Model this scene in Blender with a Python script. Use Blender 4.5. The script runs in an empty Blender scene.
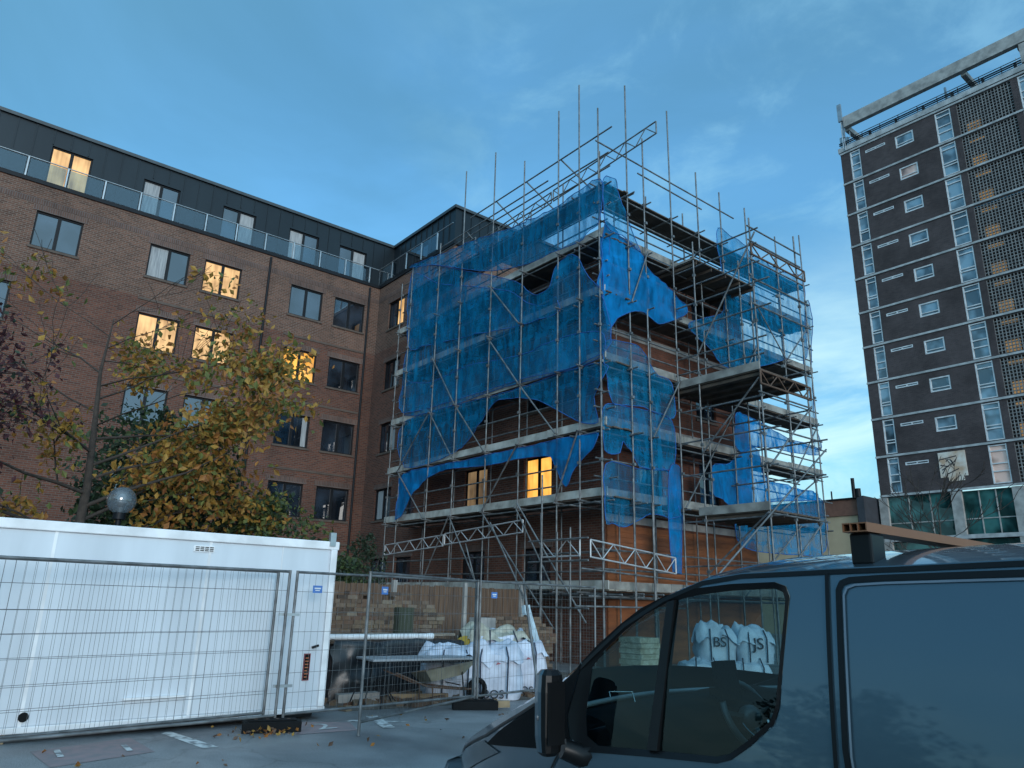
import bpy, bmesh, math, random
from mathutils import Vector, Matrix, noise
random.seed(7)
S = bpy.context.scene
COL = S.collection
R = math.radians
V3 = Vector

# ------------------------------------------------------------------ camera
F = 738.13
PIT, ROL, AZ = R(16.4735), R(1.43358), R(51.2954)
cp, sp, cr, sr = math.cos(PIT), math.sin(PIT), math.cos(ROL), math.sin(ROL)
_fw, _r0, _u0 = V3((0, cp, sp)), V3((1, 0, 0)), V3((0, -sp, cp))
_rt, _up = cr * _r0 + sr * _u0, -sr * _r0 + cr * _u0
ROT = Matrix.Rotation(AZ, 3, 'Z')          # world Y runs along the long brick facade
FW, RT, UP = ROT @ _fw, ROT @ _rt, ROT @ _up
CAM = V3((0, 0, 1.65))
cd = bpy.data.cameras.new('camera')
cam = bpy.data.objects.new('camera', cd)
COL.objects.link(cam)
cd.sensor_width = 36.0
cd.lens = F * 36.0 / 1024.0
cd.clip_start, cd.clip_end = 0.05, 3000
M = Matrix((RT, UP, -FW)).transposed().to_4x4()
M.translation = CAM
cam.matrix_world = M
S.camera = cam


def at(px, py, ax, val):
    """measured photograph point -> the real point on the plane axis = val"""
    d = FW * F + RT * (px - 512) - UP * (py - 384)
    t = (val - CAM[ax]) / d[ax]
    return CAM + d * t


# ------------------------------------------------------------------ mesh builder
OFF = {}


class MB:
    def __init__(s):
        s.v, s.f, s.m, s.sm = [], [], [], []

    def add(s, vs, fs, mi=0, smooth=False):
        b = len(s.v)
        s.v += [V3(p) for p in vs]
        for f in fs:
            s.f.append([b + i for i in f]); s.m.append(mi); s.sm.append(smooth)

    def hexa(s, p, mi=0):   # p: 8 corners, bottom 0-3 ccw, top 4-7
        s.add(p, [(3, 2, 1, 0), (4, 5, 6, 7), (0, 1, 5, 4), (1, 2, 6, 5), (2, 3, 7, 6), (3, 0, 4, 7)], mi)

    def box(s, x0, x1, y0, y1, z0, z1, mi=0):
        s.hexa([(x0, y0, z0), (x1, y0, z0), (x1, y1, z0), (x0, y1, z0), (x0, y0, z1), (x1, y0, z1), (x1, y1, z1), (x0, y1, z1)], mi)

    def obox(s, c, ax, ay, az, mi=0):
        c, ax, ay, az = V3(c), V3(ax), V3(ay), V3(az)
        s.hexa([c - ax - ay - az, c + ax - ay - az, c + ax + ay - az, c - ax + ay - az,
                c - ax - ay + az, c + ax - ay + az, c + ax + ay + az, c - ax + ay + az], mi)

    def bar(s, p, q, w, h, mi=0, up=(0, 0, 1)):
        p, q = V3(p), V3(q); d = q - p; L = d.length
        if L < 1e-6: return
        d.normalize(); u = V3(up)
        if abs(d.dot(u)) > .98: u = V3((1, 0, 0))
        sd = d.cross(u).normalized(); u = sd.cross(d)
        s.obox((p + q) / 2, d * L / 2, sd * w / 2, u * h / 2, mi)

    def tube(s, p, q, r, n=6, mi=0, r2=None):
        s.path([p, q], [r, r if r2 is None else r2], n, mi)

    def path(s, pts, r, n=6, mi=0, cap=True):
        pts = [V3(p) for p in pts]
        if not isinstance(r, (list, tuple)): r = [r] * len(pts)
        rings = []; prev = None
        for i, p in enumerate(pts):
            d = (pts[min(i + 1, len(pts) - 1)] - pts[max(i - 1, 0)])
            if d.length < 1e-9: d = V3((0, 0, 1))
            d.normalize()
            if prev is None:
                a = V3((0, 0, 1)) if abs(d.z) < .9 else V3((1, 0, 0))
                a = d.cross(a).normalized()
            else:
                a = (prev - d * prev.dot(d))
                a = a.normalized() if a.length > 1e-6 else d.orthogonal().normalized()
            prev = a; b = d.cross(a)
            rings.append([p + (a * math.cos(t) + b * math.sin(t)) * r[i] for t in [2 * math.pi * k / n for k in range(n)]])
        vs = [q for g in rings for q in g]; fs = []
        for i in range(len(pts) - 1):
            for k in range(n):
                fs.append((i * n + k, i * n + (k + 1) % n, (i + 1) * n + (k + 1) % n, (i + 1) * n + k))
        s.add(vs, fs, mi, True)
        if cap:
            s.add(rings[0], [tuple(range(n))[::-1]], mi); s.add(rings[-1], [tuple(range(n))], mi)

    def ball(s, c, rx, ry=None, rz=None, nu=12, nv=8, mi=0, jit=0):
        ry = rx if ry is None else ry; rz = rx if rz is None else rz
        c = V3(c); vs = []; fs = []
        for j in range(nv + 1):
            th = math.pi * j / nv
            for i in range(nu):
                ph = 2 * math.pi * i / nu
                d = V3((math.sin(th) * math.cos(ph), math.sin(th) * math.sin(ph), math.cos(th)))
                k = 1 + (jit * noise.noise(d * 2.3 + c) if jit else 0)
                vs.append(c + V3((d.x * rx, d.y * ry, d.z * rz)) * k)
        for j in range(nv):
            for i in range(nu):
                fs.append((j * nu + i, (j + 1) * nu + i, (j + 1) * nu + (i + 1) % nu, j * nu + (i + 1) % nu))
        s.add(vs, fs, mi, True)

    def build(s, name, mats, parent=None, loc=None, bevel=0):
        off = V3(loc) if loc is not None else (OFF[parent.name] if parent else V3((0, 0, 0)))
        me = bpy.data.meshes.new(name)
        me.from_pydata([tuple(p - off) for p in s.v], [], s.f)
        if not isinstance(mats, (list, tuple)): mats = [mats]
        for m in mats: me.materials.append(m)
        me.polygons.foreach_set('material_index', s.m)
        me.polygons.foreach_set('use_smooth', s.sm)
        me.update()
        o = bpy.data.objects.new(name, me)
        COL.objects.link(o)
        if parent: o.parent = parent
        else: o.location = off
        if bevel:
            b = o.modifiers.new('bevel', 'BEVEL'); b.width = bevel; b.segments = 2; b.limit_method = 'ANGLE'
        OFF[o.name] = off
        return o


def tag(o, label=None, cat=None, group=None, kind=None):
    if label: o['label'] = label
    if cat: o['category'] = cat
    if group: o['group'] = group
    if kind: o['kind'] = kind
    return o


def thing(name, loc, label, cat, group=None):
    o = bpy.data.objects.new(name, None)
    o.empty_display_size = .2
    COL.objects.link(o); o.location = loc
    OFF[o.name] = V3(loc)
    return tag(o, label, cat, group)


def dup(root, loc, rz=0, label=None, ry=0):
    c = root.copy(); COL.objects.link(c); c.location = loc; c.rotation_euler = (0, ry, rz)
    if label: c['label'] = label

    def rec(a, b):
        for ch in [x for x in list(COL.objects) if x.parent == a]:
            k = ch.copy(); COL.objects.link(k); k.parent = b; rec(ch, k)
    rec(root, c)
    return c


def lettering(name, body, size, mat, parent, org, xdir, ydir, ext=.001, align='CENTER'):
    """writing as a mesh: org is the middle of the words, xdir/ydir the reading directions"""
    cu = bpy.data.curves.new(name, 'FONT'); cu.body = body; cu.size = size; cu.extrude = ext
    cu.align_x = 'CENTER'; cu.align_y = 'CENTER'
    t = bpy.data.objects.new(name + '_src', cu); COL.objects.link(t)
    dg = bpy.context.evaluated_depsgraph_get()
    me = bpy.data.meshes.new_from_object(t.evaluated_get(dg))
    bpy.data.objects.remove(t)
    xd, yd = V3(xdir).normalized(), V3(ydir).normalized(); n = xd.cross(yd)
    off = OFF[parent.name] if parent else V3((0, 0, 0))
    for v in me.vertices:
        c = v.co.copy(); v.co = V3(org) + xd * c.x + yd * c.y + n * c.z - off
    me.materials.clear(); me.materials.append(mat)
    o = bpy.data.objects.new(name, me); COL.objects.link(o)
    if parent: o.parent = parent
    OFF[o.name] = off
    return o


# ------------------------------------------------------------------ materials
def new_mat(name):
    m = bpy.data.materials.new(name); m.use_nodes = True
    nt = m.node_tree; nt.nodes.clear()
    out = nt.nodes.new('ShaderNodeOutputMaterial')
    return m, nt, out


def N(nt, typ, **kw):
    n = nt.nodes.new(typ)
    for k, v in kw.items(): setattr(n, k, v)
    return n


def L(nt, a, b): nt.links.new(a, b)


def rgb(c): return (c[0], c[1], c[2], 1)


def mat(name, c, rough=.6, metal=0, c2=None, scale=3, bump=0, bscale=40, spec=.5, coat=0, stretch=None, detail=5, sharp=(.35, .65)):
    m, nt, out = new_mat(name)
    b = N(nt, 'ShaderNodeBsdfPrincipled')
    b.inputs['Roughness'].default_value = rough; b.inputs['Metallic'].default_value = metal
    b.inputs['Specular IOR Level'].default_value = spec
    b.inputs['Coat Weight'].default_value = coat; b.inputs['Coat Roughness'].default_value = .04
    L(nt, b.outputs[0], out.inputs[0])
    geo = N(nt, 'ShaderNodeNewGeometry')
    vec = geo.outputs['Position']
    if stretch:
        mp = N(nt, 'ShaderNodeMapping'); mp.inputs['Scale'].default_value = stretch
        L(nt, vec, mp.inputs[0]); vec = mp.outputs[0]
    if c2 is None: c2 = tuple(k * .72 for k in c)
    nz = N(nt, 'ShaderNodeTexNoise'); nz.inputs['Scale'].default_value = scale; nz.inputs['Detail'].default_value = detail
    L(nt, vec, nz.inputs['Vector'])
    rp = N(nt, 'ShaderNodeValToRGB')
    rp.color_ramp.elements[0].position = sharp[0]; rp.color_ramp.elements[1].position = sharp[1]
    rp.color_ramp.elements[0].color = rgb(c2); rp.color_ramp.elements[1].color = rgb(c)
    L(nt, nz.outputs['Fac'], rp.inputs[0]); L(nt, rp.outputs[0], b.inputs['Base Color'])
    if bump:
        n2 = N(nt, 'ShaderNodeTexNoise'); n2.inputs['Scale'].default_value = bscale; n2.inputs['Detail'].default_value = 4
        L(nt, geo.outputs['Position'], n2.inputs['Vector'])
        bp = N(nt, 'ShaderNodeBump'); bp.inputs['Strength'].default_value = bump; bp.inputs['Distance'].default_value = .02
        L(nt, n2.outputs['Fac'], bp.inputs['Height']); L(nt, bp.outputs[0], b.inputs['Normal'])
    return m


def wallvec(nt):
    """2D coordinates that run along a vertical wall whichever way it faces"""
    geo = N(nt, 'ShaderNodeNewGeometry')
    sn = N(nt, 'ShaderNodeSeparateXYZ'); L(nt, geo.outputs['True Normal'], sn.inputs[0])
    sx = N(nt, 'ShaderNodeSeparateXYZ'); L(nt, geo.outputs['Position'], sx.inputs[0])
    ab = N(nt, 'ShaderNodeMath', operation='ABSOLUTE'); L(nt, sn.outputs['X'], ab.inputs[0])
    gt = N(nt, 'ShaderNodeMath', operation='GREATER_THAN'); L(nt, ab.outputs[0], gt.inputs[0]); gt.inputs[1].default_value = .6
    mx = N(nt, 'ShaderNodeMix'); L(nt, gt.outputs[0], mx.inputs['Factor'])
    L(nt, sx.outputs['X'], mx.inputs['A']); L(nt, sx.outputs['Y'], mx.inputs['B'])
    cb = N(nt, 'ShaderNodeCombineXYZ'); L(nt, mx.outputs['Result'], cb.inputs['X']); L(nt, sx.outputs['Z'], cb.inputs['Y'])
    return cb.outputs[0], geo.outputs['Position'], sx.outputs['Z']


def brick(name, c1, c2, mortar, w=.225, h=.075, ms=.010, rough=.9, stain=.45, zsplit=None):
    m, nt, out = new_mat(name)
    b = N(nt, 'ShaderNodeBsdfPrincipled'); b.inputs['Roughness'].default_value = rough
    b.inputs['Specular IOR Level'].default_value = .25
    L(nt, b.outputs[0], out.inputs[0])
    vec, pos, z = wallvec(nt)
    br = N(nt, 'ShaderNodeTexBrick')
    br.inputs['Scale'].default_value = 1; br.inputs['Brick Width'].default_value = w; br.inputs['Row Height'].default_value = h
    br.inputs['Mortar Size'].default_value = ms; br.inputs['Mortar Smooth'].default_value = .2; br.inputs['Bias'].default_value = -.1
    br.inputs['Color1'].default_value = rgb(c1); br.inputs['Color2'].default_value = rgb(c2); br.inputs['Mortar'].default_value = rgb(mortar)
    L(nt, vec, br.inputs['Vector'])
    col = br.outputs['Color']
    if zsplit:
        zz, c3, c4 = zsplit
        b2 = N(nt, 'ShaderNodeTexBrick')
        for k in ('Scale', 'Brick Width', 'Row Height', 'Mortar Size', 'Mortar Smooth', 'Bias'):
            b2.inputs[k].default_value = br.inputs[k].default_value
        b2.inputs['Color1'].default_value = rgb(c3); b2.inputs['Color2'].default_value = rgb(c4)
        b2.inputs['Mortar'].default_value = rgb([k * .7 for k in mortar])
        L(nt, vec, b2.inputs['Vector'])
        lt = N(nt, 'ShaderNodeMath', operation='LESS_THAN'); L(nt, z, lt.inputs[0]); lt.inputs[1].default_value = zz
        mx = N(nt, 'ShaderNodeMix', data_type='RGBA'); L(nt, lt.outputs[0], mx.inputs['Factor'])
        L(nt, col, mx.inputs['A']); L(nt, b2.outputs['Color'], mx.inputs['B']); col = mx.outputs['Result']
    nz = N(nt, 'ShaderNodeTexNoise'); nz.inputs['Scale'].default_value = .55; nz.inputs['Detail'].default_value = 7; nz.inputs['Roughness'].default_value = .65
    L(nt, pos, nz.inputs['Vector'])
    mr = N(nt, 'ShaderNodeMapRange'); mr.inputs['From Min'].default_value = .3; mr.inputs['From Max'].default_value = .7
    mr.inputs['To Min'].default_value = 1 - stain; mr.inputs['To Max'].default_value = 1 + stain * .35
    L(nt, nz.outputs['Fac'], mr.inputs['Value'])
    ml = N(nt, 'ShaderNodeMix', data_type='RGBA', blend_type='MULTIPLY'); ml.inputs['Factor'].default_value = 1
    L(nt, col, ml.inputs['A']); L(nt, mr.outputs[0], ml.inputs['B'])
    L(nt, ml.outputs['Result'], b.inputs['Base Color'])
    bp = N(nt, 'ShaderNodeBump'); bp.inputs['Strength'].default_value = .5; bp.inputs['Distance'].default_value = .008; bp.invert = True
    L(nt, br.outputs['Fac'], bp.inputs['Height']); L(nt, bp.outputs[0], b.inputs['Normal'])
    return m


def schlick(nt, f0, gain=1.0):
    geo = N(nt, 'ShaderNodeNewGeometry')
    d = N(nt, 'ShaderNodeVectorMath', operation='DOT_PRODUCT'); L(nt, geo.outputs['Incoming'], d.inputs[0]); L(nt, geo.outputs['Normal'], d.inputs[1])
    a = N(nt, 'ShaderNodeMath', operation='ABSOLUTE'); L(nt, d.outputs['Value'], a.inputs[0])
    o = N(nt, 'ShaderNodeMath', operation='SUBTRACT', use_clamp=True); o.inputs[0].default_value = 1; L(nt, a.outputs[0], o.inputs[1])
    p = N(nt, 'ShaderNodeMath', operation='POWER'); L(nt, o.outputs[0], p.inputs[0]); p.inputs[1].default_value = 5
    m = N(nt, 'ShaderNodeMath', operation='MULTIPLY_ADD', use_clamp=True); L(nt, p.outputs[0], m.inputs[0]); m.inputs[1].default_value = (1 - f0) * gain; m.inputs[2].default_value = f0 * gain
    return m.outputs[0]


def emit(name, c, strength, c2=None, scale=1.2):
    """a lit room seen through window glass: uneven lamp light, with the sheen of the pane"""
    m, nt, out = new_mat(name)
    geo = N(nt, 'ShaderNodeNewGeometry')
    mpp = N(nt, 'ShaderNodeMapping'); mpp.inputs['Scale'].default_value = (3.2, 3.2, .35); L(nt, geo.outputs['Position'], mpp.inputs[0])
    nz = N(nt, 'ShaderNodeTexNoise'); nz.inputs['Scale'].default_value = 2.2; nz.inputs['Detail'].default_value = 3
    L(nt, mpp.outputs[0], nz.inputs['Vector'])
    n2 = N(nt, 'ShaderNodeTexNoise'); n2.inputs['Scale'].default_value = 1.3; n2.inputs['Detail'].default_value = 2; L(nt, geo.outputs['Position'], n2.inputs['Vector'])
    av = N(nt, 'ShaderNodeMix'); av.inputs['Factor'].default_value = .55; L(nt, nz.outputs['Fac'], av.inputs['A']); L(nt, n2.outputs['Fac'], av.inputs['B'])
    rp = N(nt, 'ShaderNodeValToRGB'); rp.color_ramp.elements[0].position = .36; rp.color_ramp.elements[1].position = .62
    rp.color_ramp.elements[0].color = rgb([k * .6 for k in (c2 or c)]); rp.color_ramp.elements[1].color = rgb([k * 1.15 for k in c])
    L(nt, av.outputs['Result'], rp.inputs[0])
    e = N(nt, 'ShaderNodeEmission'); e.inputs['Strength'].default_value = strength; L(nt, rp.outputs[0], e.inputs['Color'])
    g = N(nt, 'ShaderNodeBsdfGlossy'); g.inputs['Roughness'].default_value = .03
    mx = N(nt, 'ShaderNodeMixShader'); L(nt, schlick(nt, .05), mx.inputs[0]); L(nt, e.outputs[0], mx.inputs[1]); L(nt, g.outputs[0], mx.inputs[2])
    L(nt, mx.outputs[0], out.inputs[0])
    return m


def clear_glass(name, tint, gloss=1.0, ior=1.5, rough=.01):
    m, nt, out = new_mat(name)
    t = N(nt, 'ShaderNodeBsdfTransparent'); t.inputs[0].default_value = rgb(tint)
    g = N(nt, 'ShaderNodeBsdfGlossy'); g.inputs['Roughness'].default_value = rough
    f0 = ((ior - 1) / (ior + 1)) ** 2
    mx = N(nt, 'ShaderNodeMixShader'); L(nt, schlick(nt, f0, gloss), mx.inputs[0]); L(nt, t.outputs[0], mx.inputs[1]); L(nt, g.outputs[0], mx.inputs[2])
    L(nt, mx.outputs[0], out.inputs[0])
    return m


def room_glass(name, c=(.012, .018, .026), ior=2.0):
    """window of an unlit room: dark behind, mirror sheen in front, slightly wavy"""
    m, nt, out = new_mat(name)
    b = N(nt, 'ShaderNodeBsdfPrincipled'); b.inputs['Roughness'].default_value = .02; b.inputs['IOR'].default_value = ior
    geo = N(nt, 'ShaderNodeNewGeometry')
    nz = N(nt, 'ShaderNodeTexNoise'); nz.inputs['Scale'].default_value = .8; nz.inputs['Detail'].default_value = 2
    L(nt, geo.outputs['Position'], nz.inputs['Vector'])
    rp = N(nt, 'ShaderNodeValToRGB'); rp.color_ramp.elements[0].position = .42; rp.color_ramp.elements[1].position = .6
    rp.color_ramp.elements[0].color = rgb([k * .5 for k in c]); rp.color_ramp.elements[1].color = rgb([k * 2.2 for k in c])
    L(nt, nz.outputs['Fac'], rp.inputs[0]); L(nt, rp.outputs[0], b.inputs['Base Color'])
    n2 = N(nt, 'ShaderNodeTexNoise'); n2.inputs['Scale'].default_value = .9
    L(nt, geo.outputs['Position'], n2.inputs['Vector'])
    bp = N(nt, 'ShaderNodeBump'); bp.inputs['Strength'].default_value = .25; bp.inputs['Distance'].default_value = .02
    L(nt, n2.outputs['Fac'], bp.inputs['Height']); L(nt, bp.outputs[0], b.inputs['Normal'])
    L(nt, b.outputs[0], out.inputs[0])
    return m


def net_mat(name, c, dens=.68):
    """fine debris netting: a cloth of blue strands with open holes, thicker where it bunches"""
    m, nt, out = new_mat(name)
    geo = N(nt, 'ShaderNodeNewGeometry')
    d = N(nt, 'ShaderNodeBsdfDiffuse'); t = N(nt, 'ShaderNodeBsdfTranslucent'); tr = N(nt, 'ShaderNodeBsdfTransparent')
    nz = N(nt, 'ShaderNodeTexNoise'); nz.inputs['Scale'].default_value = .9; nz.inputs['Detail'].default_value = 6; nz.inputs['Distortion'].default_value = 1.2
    L(nt, geo.outputs['Position'], nz.inputs['Vector'])
    rp = N(nt, 'ShaderNodeValToRGB'); rp.color_ramp.elements[0].position = .3; rp.color_ramp.elements[1].position = .7
    rp.color_ramp.elements[0].color = rgb([k * .7 for k in c]); rp.color_ramp.elements[1].color = rgb([k * 1.25 for k in c])
    L(nt, nz.outputs['Fac'], rp.inputs[0])
    L(nt, rp.outputs[0], d.inputs[0]); L(nt, rp.outputs[0], t.inputs[0])
    a = N(nt, 'ShaderNodeMixShader'); a.inputs[0].default_value = .45
    L(nt, d.outputs[0], a.inputs[1]); L(nt, t.outputs[0], a.inputs[2])
    wv = N(nt, 'ShaderNodeTexNoise'); wv.inputs['Scale'].default_value = 2.2; wv.inputs['Detail'].default_value = 3
    mp = N(nt, 'ShaderNodeMapping'); mp.inputs['Scale'].default_value = (2.6, 2.6, .7); mp.inputs['Rotation'].default_value = (.35, .3, 0)
    L(nt, geo.outputs['Position'], mp.inputs[0]); L(nt, mp.outputs[0], wv.inputs['Vector'])
    mr = N(nt, 'ShaderNodeMapRange'); mr.inputs['From Min'].default_value = .3; mr.inputs['From Max'].default_value = .7
    mr.inputs['To Min'].default_value = dens - .2; mr.inputs['To Max'].default_value = dens + .24
    L(nt, wv.outputs['Fac'], mr.inputs['Value'])
    sx = N(nt, 'ShaderNodeSeparateXYZ'); L(nt, geo.outputs['Position'], sx.inputs[0])
    def band(src, period, width, wob):
        ad = N(nt, 'ShaderNodeMath', operation='MULTIPLY_ADD'); L(nt, nz.outputs['Fac'], ad.inputs[0]); ad.inputs[1].default_value = wob; L(nt, src, ad.inputs[2])
        md = N(nt, 'ShaderNodeMath', operation='PINGPONG'); L(nt, ad.outputs[0], md.inputs[0]); md.inputs[1].default_value = period / 2
        lt = N(nt, 'ShaderNodeMath', operation='LESS_THAN'); L(nt, md.outputs[0], lt.inputs[0]); lt.inputs[1].default_value = width / 2
        return lt.outputs[0]
    xy = N(nt, 'ShaderNodeMath', operation='ADD'); L(nt, sx.outputs['X'], xy.inputs[0]); L(nt, sx.outputs['Y'], xy.inputs[1])
    b1 = band(xy.outputs[0], 3.1, .17, .5); b2 = band(sx.outputs['Z'], 2.05, .14, .9)
    mxx = N(nt, 'ShaderNodeMath', operation='MAXIMUM'); L(nt, b1, mxx.inputs[0]); L(nt, b2, mxx.inputs[1])
    fd = N(nt, 'ShaderNodeMath', operation='MULTIPLY_ADD', use_clamp=True); L(nt, mxx.outputs[0], fd.inputs[0]); fd.inputs[1].default_value = .16; L(nt, mr.outputs[0], fd.inputs[2])
    mx = N(nt, 'ShaderNodeMixShader'); L(nt, fd.outputs[0], mx.inputs[0]); L(nt, tr.outputs[0], mx.inputs[1]); L(nt, a.outputs[0], mx.inputs[2])
    L(nt, mx.outputs[0], out.inputs[0])
    return m


MT = {}
MT['asphalt'] = mat('asphalt', (.20, .205, .21), .42, c2=(.14, .145, .15), scale=1.1, bump=.5, bscale=90, detail=9)
def asphalt():
    m, nt, out = new_mat('worn_asphalt')
    b = N(nt, 'ShaderNodeBsdfPrincipled'); L(nt, b.outputs[0], out.inputs[0]); b.inputs['Specular IOR Level'].default_value = .55
    geo = N(nt, 'ShaderNodeNewGeometry'); pos = geo.outputs['Position']

    def nz(sc, det=6, dist=0):
        n = N(nt, 'ShaderNodeTexNoise'); n.inputs['Scale'].default_value = sc; n.inputs['Detail'].default_value = det; n.inputs['Distortion'].default_value = dist
        L(nt, pos, n.inputs['Vector']); return n.outputs['Fac']

    def ramp(f, p0, c0, p1, c1):
        r_ = N(nt, 'ShaderNodeValToRGB'); r_.color_ramp.elements[0].position = p0; r_.color_ramp.elements[1].position = p1
        r_.color_ramp.elements[0].color = rgb(c0); r_.color_ramp.elements[1].color = rgb(c1); L(nt, f, r_.inputs[0]); return r_.outputs[0]

    def mul(a, c):
        x = N(nt, 'ShaderNodeMix', data_type='RGBA', blend_type='MULTIPLY'); x.inputs['Factor'].default_value = 1
        L(nt, a, x.inputs['A']); L(nt, c, x.inputs['B']); return x.outputs['Result']
    col = ramp(nz(.9, 9, .6), .34, (.17, .175, .18), .66, (.27, .275, .28))
    col = mul(col, ramp(nz(.28, 5, 1.0), .38, (.62, .62, .64), .52, (1, 1, 1)))
    col = mul(col, ramp(nz(75, 3), .38, (.62, .62, .62), .62, (1.15, 1.15, 1.15)))
    vo = N(nt, 'ShaderNodeTexVoronoi', feature='DISTANCE_TO_EDGE'); vo.inputs['Scale'].default_value = .42
    ad = N(nt, 'ShaderNodeVectorMath', operation='ADD'); n3 = N(nt, 'ShaderNodeTexNoise'); n3.inputs['Scale'].default_value = 1.7; n3.inputs['Detail'].default_value = 6
    L(nt, pos, n3.inputs['Vector']); L(nt, pos, ad.inputs[0]); L(nt, n3.outputs['Color'], ad.inputs[1]); L(nt, ad.outputs[0], vo.inputs['Vector'])
    col = mul(col, ramp(vo.outputs['Distance'], .003, (.72, .72, .72), .010, (1, 1, 1)))
    L(nt, col, b.inputs['Base Color'])
    mr = N(nt, 'ShaderNodeMapRange'); mr.inputs['From Min'].default_value = .35; mr.inputs['From Max'].default_value = .6; mr.inputs['To Min'].default_value = .30; mr.inputs['To Max'].default_value = .62
    L(nt, nz(.5, 6, .8), mr.inputs['Value']); L(nt, mr.outputs[0], b.inputs['Roughness'])
    bp = N(nt, 'ShaderNodeBump'); bp.inputs['Strength'].default_value = .5; bp.inputs['Distance'].default_value = .01
    L(nt, nz(95, 3), bp.inputs['Height']); L(nt, bp.outputs[0], b.inputs['Normal'])
    return m


MT['asphalt'] = asphalt()
MT['paint_white'] = mat('worn_white_paint', (.55, .56, .55), .7, c2=(.16, .165, .17), scale=9, sharp=(.38, .55), detail=8)
MT['paint_pink'] = mat('worn_pink_paint', (.27, .19, .19), .75, c2=(.19, .165, .17), scale=7, detail=8)
MT['brick_main'] = brick('buff_brown_brick', (.160, .080, .055), (.082, .043, .032), (.185, .15, .125), zsplit=(12.75, (.150, .058, .038), (.078, .033, .025)), stain=.28)
MT['brick_sold'] = brick('soldier_course', (.15, .085, .065), (.095, .058, .048), (.15, .13, .12), w=.075, h=.225)
MT['brick_red'] = brick('red_brick', (.17, .058, .034), (.105, .040, .026), (.11, .075, .06))
MT['brick_tower'] = brick('dark_tower_brick', (.078, .058, .058), (.055, .042, .043), (.085, .076, .076))
MT['brick_old'] = brick('old_stock_brick', (.36, .27, .17), (.15, .09, .06), (.13, .115, .10), ms=.016, stain=.6, h=.078)
def loose_brick():
    m, nt, out = new_mat('reclaimed_brick')
    b = N(nt, 'ShaderNodeBsdfPrincipled'); b.inputs['Roughness'].default_value = .95; L(nt, b.outputs[0], out.inputs[0])
    geo = N(nt, 'ShaderNodeNewGeometry')
    rp = N(nt, 'ShaderNodeValToRGB'); e = rp.color_ramp.elements
    e[0].color = rgb((.05, .036, .028)); e[1].color = rgb((.21, .175, .13))
    for p, c in ((.3, (.13, .088, .06)), (.55, (.17, .13, .085)), (.75, (.11, .06, .04))): q = rp.color_ramp.elements.new(p); q.color = rgb(c)
    L(nt, geo.outputs['Random Per Island'], rp.inputs[0])
    nz = N(nt, 'ShaderNodeTexNoise'); nz.inputs['Scale'].default_value = 14; nz.inputs['Detail'].default_value = 6; L(nt, geo.outputs['Position'], nz.inputs['Vector'])
    mr = N(nt, 'ShaderNodeMapRange'); mr.inputs['To Min'].default_value = .5; mr.inputs['To Max'].default_value = 1.3; L(nt, nz.outputs['Fac'], mr.inputs['Value'])
    ml = N(nt, 'ShaderNodeMix', data_type='RGBA', blend_type='MULTIPLY'); ml.inputs['Factor'].default_value = 1
    L(nt, rp.outputs[0], ml.inputs['A']); L(nt, mr.outputs[0], ml.inputs['B']); L(nt, ml.outputs['Result'], b.inputs['Base Color'])
    return m


MT['brick_loose'] = loose_brick()
MT['zinc'] = mat('dark_zinc', (.010, .018, .024), .42, .2, c2=(.007, .013, .018), spec=.35, scale=1.0, stretch=(1, 1, .2))
MT['zinc_cap'] = mat('roof_trim', (.05, .06, .065), .45, .3)
MT['frame_dark'] = mat('anthracite_frame', (.008, .010, .013), .5, spec=.2)
MT['sill'] = mat('sill_stone', (.10, .075, .06), .85)
MT['room'] = room_glass('unlit_window')
MT['lit_a'] = emit('lit_window_amber', (1, .50, .10), .42, (.85, .34, .05))
MT['lit_b'] = emit('lit_window_cream', (1, .62, .26), .34, (.85, .46, .16))
MT['lit_c'] = emit('lit_window_soft', (.75, .50, .26), .10, (.45, .30, .16))
MT['curtain'] = mat('curtain', (.35, .36, .36), .9, c2=(.22, .23, .24), scale=6, stretch=(4, 4, .3))
MT['bal_glass'] = clear_glass('balustrade_glass', (.62, .74, .80), 1.6)
MT['steel_pale'] = mat('brushed_steel', (.42, .44, .45), .35, .8)
MT['galv'] = mat('scaffold_tube', (.19, .20, .205), .5, .4, c2=(.085, .09, .092), scale=5)
MT['alu'] = mat('aluminium_beam', (.55, .56, .57), .45, .5)
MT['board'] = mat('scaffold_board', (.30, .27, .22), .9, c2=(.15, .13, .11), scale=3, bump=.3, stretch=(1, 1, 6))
MT['board_shaded'] = mat('shaded_board', (.10, .075, .055), .95, c2=(.055, .042, .034), scale=2.2)  # scaffold board darkened for the shade on platforms seen from below
MT['toe'] = mat('toe_board', (.27, .265, .24), .85, c2=(.13, .125, .115), scale=2.5, detail=8)
MT['toe_pale'] = mat('pale_toe_board', (.46, .45, .41), .85, c2=(.24, .235, .21), scale=2.5, detail=8)
MT['net'] = net_mat('blue_debris_net', (.009, .23, .46), .52)
MT['net2'] = net_mat('blue_debris_net_thin', (.011, .25, .48), .42)
MT['net3'] = net_mat('blue_debris_net_bunched', (.009, .24, .58), .78)
MT['net_rope'] = mat('net_rope', (.010, .10, .34), .8)
MT['render_white'] = mat('white_band', (.42, .43, .43), .8, c2=(.25, .26, .26), scale=2)
MT['upvc'] = mat('white_window_frame', (.62, .64, .65), .5)
MT['twin'] = room_glass('tower_glass', (.09, .14, .17), 2.0)  # pane base lightened to stand for the reflected sky
MT['twin_pink'] = room_glass('tower_glass_pink_reflection', (.36, .24, .20), 1.6)  # pink reflection put into the pane colour
MT['teal'] = room_glass('teal_glazing', (.02, .065, .062), 1.5)
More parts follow.
